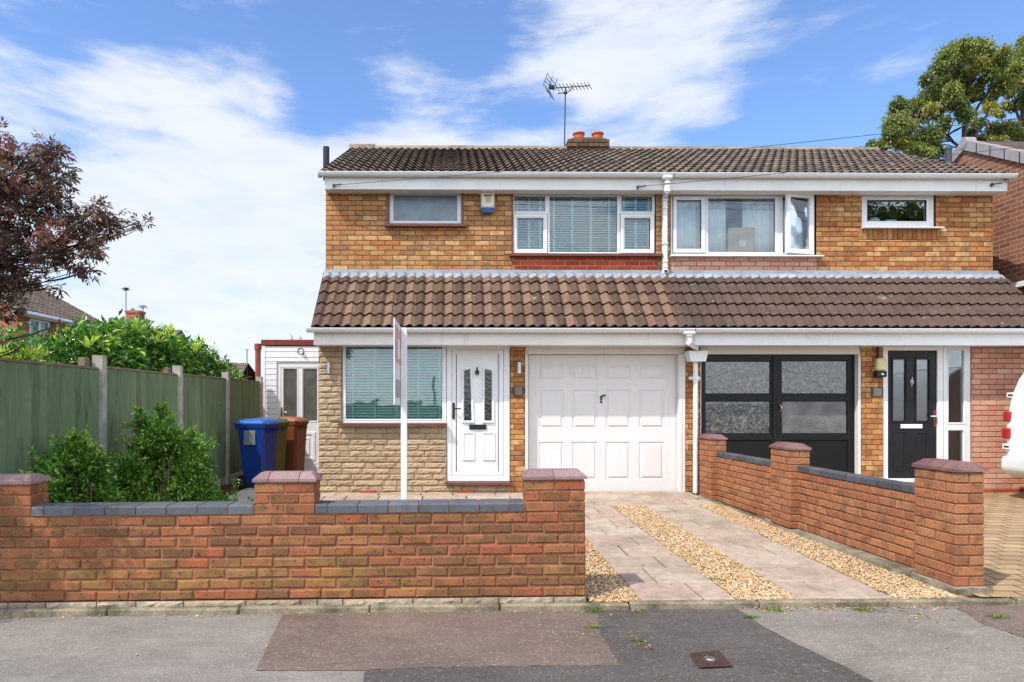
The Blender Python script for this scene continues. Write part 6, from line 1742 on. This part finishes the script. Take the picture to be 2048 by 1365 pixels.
for y0, y1 in ((YV - .012, YV + .10), (YV + WV - .10, YV + WV + .012)):
    for za_, zb4, xo in ((WZ(2010, 843.5, YFAR), WZ(2010, 823, YFAR), -.004), (WZ(2006, 877, YFAR), WZ(2006, 856, YFAR), -.022)):
        b = MB(); b.box(vx0 + xo, vx0 + xo + .09, y0, y1, za_, zb4, 0, .018); b.build('rear_light', red, van)
    for zc_, xo in ((WZ(2018, 791, YFAR), .04), (WZ(2007, 893, YFAR), -.018)):
        b = MB(); b.box(vx0 + xo, vx0 + xo + .08, y0 + .01, y1 - .02, zc_ - .035, zc_ + .035, 0, .008); b.box(vx0 + xo - .002, vx0 + xo + .03, y0 + .008, y1 - .05, zc_ - .014, zc_ + .014, 1, .003); b.build('hinge', [M['upvc'], M['black_plastic']], van)
for cx in (.98, 3.55):
    for yy, s in ((YV + .02, -1), (YV + WV - .02, 1)):
        b = MB(); b.tube([(vx0 + cx, yy - s * .2, gv + .315), (vx0 + cx, yy - s * .01, gv + .315), (vx0 + cx, yy, gv + .315)], [.315, .315, .295], 28); w = b.build('wheel', M['black_plastic'], van)
        b = MB(); b.tube([(vx0 + cx, yy - s * .005, gv + .315), (vx0 + cx, yy + s * .006, gv + .315)], [.19, .17], 20); b.build('rim', M['steel'], w)
dark = plain('dark van glass', (.02, .025, .03), .06, .7)
b = MB()
for yy, s in ((YV, 1), (YV + WV, -1)):
    P4 = [(2.45, 1.28), (3.42, 1.28), (2.98, 1.74), (2.45, 1.78)]
    b.add([(vx0 + x, yy + s * (tumb(z) - .012), z) for x, z in P4], [(0, 1, 2, 3)])
b.add([(vx0 + 2.96, YV + .14, 1.83), (vx0 + 3.50, YV + .10, 1.37), (vx0 + 3.50, YV + WV - .10, 1.37), (vx0 + 2.96, YV + WV - .14, 1.83)], [(0, 1, 2, 3)])
b.v = [(x + (.012 if i >= 8 else 0), y, z + (.012 if i >= 8 else 0)) for i, (x, y, z) in enumerate(b.v)]
b.build('cab_glass', dark, van)
b = MB(); b.box(vx0 + .018, vx0 + .04, YV + .62, YV + .92, 1.03, 1.07, 0, .006); b.box(vx0 + .033, vx0 + .04, YV + WV / 2 - .004, YV + WV / 2 + .004, .76, 1.2, 0); b.box(vx0 + .25, vx0 + 2.3, YV - .010, YV + .004, 1.02, 1.035, 0, .003); b.build('door_trim', M['grey_plastic'], van)

# ================================================================== houses beyond the fence
fh = thing('far_house', (-17, 27, 0), 'red brick house with brown tiled roof beyond the fence at the far left', 'house')
X0, Y0, Y1_ = -15.6, 25.0, 31.0
b = MB(); b.box(-23, X0 - .2, Y0, Y0 + .2, 0, 4.85); b.prism([(-23, 4.85), (X0 - .2, 4.85), (-19.2, 6.9)], Y0, Y0 + .2, axis='y'); b.build('front_wall', M['brick_far'], fh); b = MB(); b.box(-23, X0 - .2, Y1_ - .2, Y1_, 0, 4.85); b.build('rear_wall', M['brick_far'], fh)
wy0, wy1, wz0, wz1 = 25.7, 26.95, 3.42, 4.55
b = MB()
for q in rsub([(Y0, Y1_, 0, 4.85)], (wy0, wy1, wz0, wz1)): b.box(X0 - .2, X0, q[0], q[1], q[2], q[3])
b.build('side_wall', M['brick_far_side'], fh)
b = MB(); b.box(X0 - .1, X0 + .02, wy0, wy0 + .07, wz0, wz1); b.box(X0 - .1, X0 + .02, wy1 - .07, wy1, wz0, wz1); b.box(X0 - .1, X0 + .021, wy0 + .07, wy1 - .07, wz1 - .07, wz1); b.box(X0 - .1, X0 + .06, wy0 - .05, wy1 + .05, wz0 - .06, wz0 + .05); b.box(X0 - .1, X0 + .019, 26.28, 26.36, wz0 + .05, wz1 - .07)
w = b.build('window', M['upvc'], fh)
b = MB(); b.box(X0 - .05, X0 - .04, wy0 + .05, wy1 - .05, wz0 + .03, wz1 - .05); b.build('pane', plain('dark far glass', (.10, .14, .16), .08, .6), w)
b = MB(); MR = Matrix(((0, -1, 0, X0 + .42), (1, 0, 0, Y0 - .3), (0, 0, 1, 4.72), (0, 0, 0, 1)))
b.M = MR; tiles(b, 0, 6.5, 0, 0, 4.0, 2.22, .3, 12, roll, .04, lambda i, k, r: .5 + r.uniform(-.3, .3), nseg=4, seed=5); b.M = None
b.add([(-19.18, Y0 - .3, 6.94), (-19.18, Y1_ + .2, 6.94), (-23.3, Y1_ + .2, 4.7), (-23.3, Y0 - .3, 4.7)], [(0, 1, 2, 3)], tone=.4)
b.build('roof', M['tile_main'], fh)
b = MB(); b.box(X0 + .30, X0 + .44, Y0 - .3, Y1_ + .2, 4.60, 4.74, 0, .03); b.box(X0 + .0, X0 + .3, Y0 - .3, Y1_ + .2, 4.56, 4.72); b.build('gutter', M['upvc'], fh)
# chimney house hidden behind the laurel
ch2 = thing('far_house', (-15.5, 37, 0), 'house hidden by the laurel, only its red brick chimney and aerials showing', 'house')
cx, cz = W(270, 622, 36)
b = MB(); b.box(cx - 3.5, cx + 2.2, 33, 39, 0, 3.6); b.build('wall', M['brick_far'], ch2)
b = MB(); b.prism([(32.6, 3.5), (36, 5.2), (39.4, 3.5)], cx - 3.7, cx + 2.4, tone=.4); b.build('roof', M['tile_main'], ch2)
b = MB(); b.box(cx - .33, cx + .33, 35.7, 36.4, 4, cz - .14); b.box(cx - .37, cx + .37, 35.66, 36.44, cz - .14, cz - .02); b.tube([(cx - .12, 36, cz - .02), (cx - .12, 36, cz + .12)], .09, 10, 1); b.build('chimney', [M['brick_far'], M['terracotta']], ch2)
for px, y1, y2 in ((252, 578, 660), (286, 613, 660)):
    b = MB(); x1, z1 = W(px, y1, 36); x2, z2 = W(px, y2, 36); b.tube([(x2, 36, z2), (x1, 36, z1)], .022, 6)
    for k in range(3): b.tube([(x1 - .18, 36 - .1 + .1 * k, z1 - .04 * k), (x1 + .18, 36 - .1 + .1 * k, z1 - .04 * k + .03)], .02, 5)
    if px == 252: b.box(x1 - .09, x1 + .09, 35.9, 36.1, z1 - .06, z1 + .06, 0, .02)
    b.build('tv_aerial', M['grey_plastic'], ch2)
bl_ = thing('far_house', (-9.5, 31, 0), 'low brown tiled roof with a thin aerial seen between the laurel and the red pipe', 'house')
ax, az = W(437, 727, 30); bx_, bz_ = W(497, 727, 30); 
b = MB(); b.box(ax, bx_ - .05, 28.6, 33, 0, 2.2); b.build('wall', M['brick_far'], bl_)
b = MB(); tiles(b, ax - .6, bx_, 28.2, 2.0, 30, az, .3, 8, roll, .04, lambda i, k, r: .6 + r.uniform(-.3, .3), nseg=4, seed=6); b.add([(ax - .6, 30, az), (bx_, 30, az), (bx_, 33.4, 2.0), (ax - .6, 33.4, 2.0)], [(0, 1, 2, 3)], tone=.4); b.build('roof', M['tile_main'], bl_)
b = MB(); x1, z1 = W(494, 700, 30); b.tube([(x1, 30, 2), (x1, 30, z1)], .02, 6); b.tube([(x1 - .08, 30, z1), (x1 + .08, 30, z1)], .015, 5); b.build('tv_aerial', M['grey_plastic'], bl_)

# ================================================================== telephone cables
def cable(p0, p1, sag, lab, root=None):
    t = MB(); pts = []
    for i in range(41):
        s = i / 40; pts.append((p0[0] + (p1[0] - p0[0]) * s, p0[1] + (p1[1] - p0[1]) * s, p0[2] + (p1[2] - p0[2]) * s - 4 * sag * s * (1 - s)))
    t.tube(pts, .0042, 5); t.box(p0[0] - .012, p0[0] + .012, p0[1] - .008, p0[1] + .03, p0[2] - .03, p0[2] + .02, 0, .003); t.tube([p0, (p0[0] + .12, p0[1] + (p1[1] - p0[1]) * .12 / (p1[0] - p0[0]), p0[2] + .009)], .010, 6)
    return tag(t.build('telephone_cable', M['grey_plastic']), lab, 'cable', 'overhead telephone cables')
xa, za5 = W(667, 371, 10.19); cable((xa, 10.19, za5), (30, 4.0, 7.6), .62, 'overhead cable fixed at the left end of the upper fascia')
xa, za5 = W(1276, 374, 10.19); cable((xa, 10.19, za5), (30, 4.0, 7.6), .55, 'overhead cable fixed to the fascia above the wide teal blind window')
xa, za5 = W(1985, 369, 10.19); cable((xa, 10.19, za5), (30, 4.0, 7.4), .40, 'overhead cable fixed at the right end of the upper fascia')

# ================================================================== weeds and litter
M['weed'] = leaf_mat('weed leaf', [srgb(66, 90, 36), srgb(96, 124, 48), srgb(140, 156, 70)], .3, .5)
weeds = [(1187, 1224, 1.0, 'green weed at the foot of the front wall end'), (1187, 1256, .8, 'small weed at the joint of red and dark asphalt'), (1277, 1226, .7, 'low weed tuft against the edging below the first paving strip'), (1437, 1162, 1.1, 'bright weed in the middle gravel strip'),
         (1262, 1056, .6, 'tiny weed at the far left edge of the middle gravel strip'), (1508, 1206, .8, 'weed at the front end of the middle gravel strip'), (1552, 1222, 1.2, 'largest weed tuft growing along the edging kerb'), (1502, 1236, .9, 'weed where dark and pale asphalt meet at the kerb'),
         (1728, 1222, 1.2, 'weed along the edging in front of the right gravel strip'), (1993, 1236, 1.2, 'weed on the pavement right of the front pier'), (2024, 1208, 1.1, 'weed at the mouth of the block paved drive'), (1766, 1186, .7, 'weed at the front of the right gravel strip'), (1277, 1283, .8, 'wispy weed in the crack left of the rusty cover'), (1397, 1000, 1.0, 'weed at the foot of the far driveway pier')]
for i, (px, py, s, lab) in enumerate(weeds):
    z = .03
    for _ in range(5): x, y = G(px, py, z); z = gz(x, y) + .012 if y > 4.9 else (pz(x) + (.004 if y < 4.8 else .03))
    gg = np.random.default_rng(100 + i); n = 60
    s *= .72
    P_ = np.stack([x + gg.normal(size=n) * .045 * s, y + gg.normal(size=n) * .022 * s, np.full(n, z)], 1)
    D_ = np.stack([gg.normal(size=n) * .8, gg.normal(size=n) * .7, gg.uniform(.3, 1, n)], 1)
    ob = leaf_mesh('weed_tuft', None, M['weed'], P_, D_, gg.normal(size=(n, 3)) + [0, 0, 1], gg.uniform(.02, .055, n) * s, gg.uniform(.006, .013, n) * s, gg.random(n))
    tag(ob, lab, 'weed', 'weeds in the pavement and gravel')
gg = np.random.default_rng(77); Pl = []
def scatter(n, fx, fy):
    for _ in range(n):
        x, y = fx(), fy(); Pl.append((x, y, (gz(x, y) + .022 if y > 4.87 else pz(x) + (.052 if y > 4.8 else .009))))
scatter(110, lambda: gg.uniform(-3.6, 4.2), lambda: 4.79 - abs(gg.normal()) * .035)
scatter(90, lambda: gg.uniform(2.0, 3.6), lambda: 4.79 - abs(gg.normal()) * .04)
scatter(70, lambda: gg.uniform(-3, 4.4), lambda: gg.uniform(3.4, 4.75))
scatter(26, lambda: gg.normal() * .14 + 3.1, lambda: gg.normal() * .05 + 4.55)
scatter(14, lambda: gg.normal() * .02 + 1.13, lambda: gg.uniform(3.95, 4.35))
scatter(60, lambda: gg.uniform(1.4, 3.4), lambda: gg.uniform(4.9, 8.8))
Pl = np.array(Pl); n = len(Pl)
M['litter'] = leaf_mat('dry leaf', [srgb(120, 70, 44), srgb(176, 112, 66), srgb(204, 160, 104), srgb(214, 196, 150)], .1, .8)
ob = leaf_mesh('leaf_litter', None, M['litter'], Pl, np.stack([gg.normal(size=n), gg.normal(size=n), gg.uniform(-.05, .25, n)], 1), np.tile([0, 0, 1.0], (n, 1)) + gg.normal(size=(n, 3)) * .2, gg.uniform(.012, .035, n), gg.uniform(.007, .016, n), gg.random(n))
tag(ob, 'scattered dry leaves and husks along the kerb and footway', 'leaf litter'); ob['kind'] = 'stuff'

# ================================================================== across the road: seen only as reflections in the windows
gq = random.Random(9)
for lab, tx, ty, h, rad in (('broad leafy tree across the road, reflected in the small upper right window', 24.6, -17.0, 9.6, 4.6), ('second leafy tree across the road, reflected low in the ground floor window', -7.5, -14.0, 3.2, 2.2)):
    t = thing('street_tree', (tx, ty, -.1), lab, 'tree', 'trees across the road'); b = MB(); limb(b, (tx, ty, -.1), (tx, ty, h), .22, .10, 6, .03, 5)
    cl = []
    for k in range(26):
        d = Vector((gq.gauss(0, 1), gq.gauss(0, 1), gq.gauss(0, .8))).normalized() * rad * gq.uniform(.3, 1)
        cl.append((tx + d.x, ty + d.y, h + .2 + d.z, rad * gq.uniform(.28, .42), gq.uniform(.2, .6))); limb(b, (tx, ty, h - rad * .4), cl[-1][:3], .06, .02, 4, .08, 700 + k, 0, 5)
    b.build('trunk', M['bark'], t)
    leaf_mesh('crown', t, M['gum'], *clump_leaves(cl, 260, .34, .18, .2, .2, .9, .42, 71))
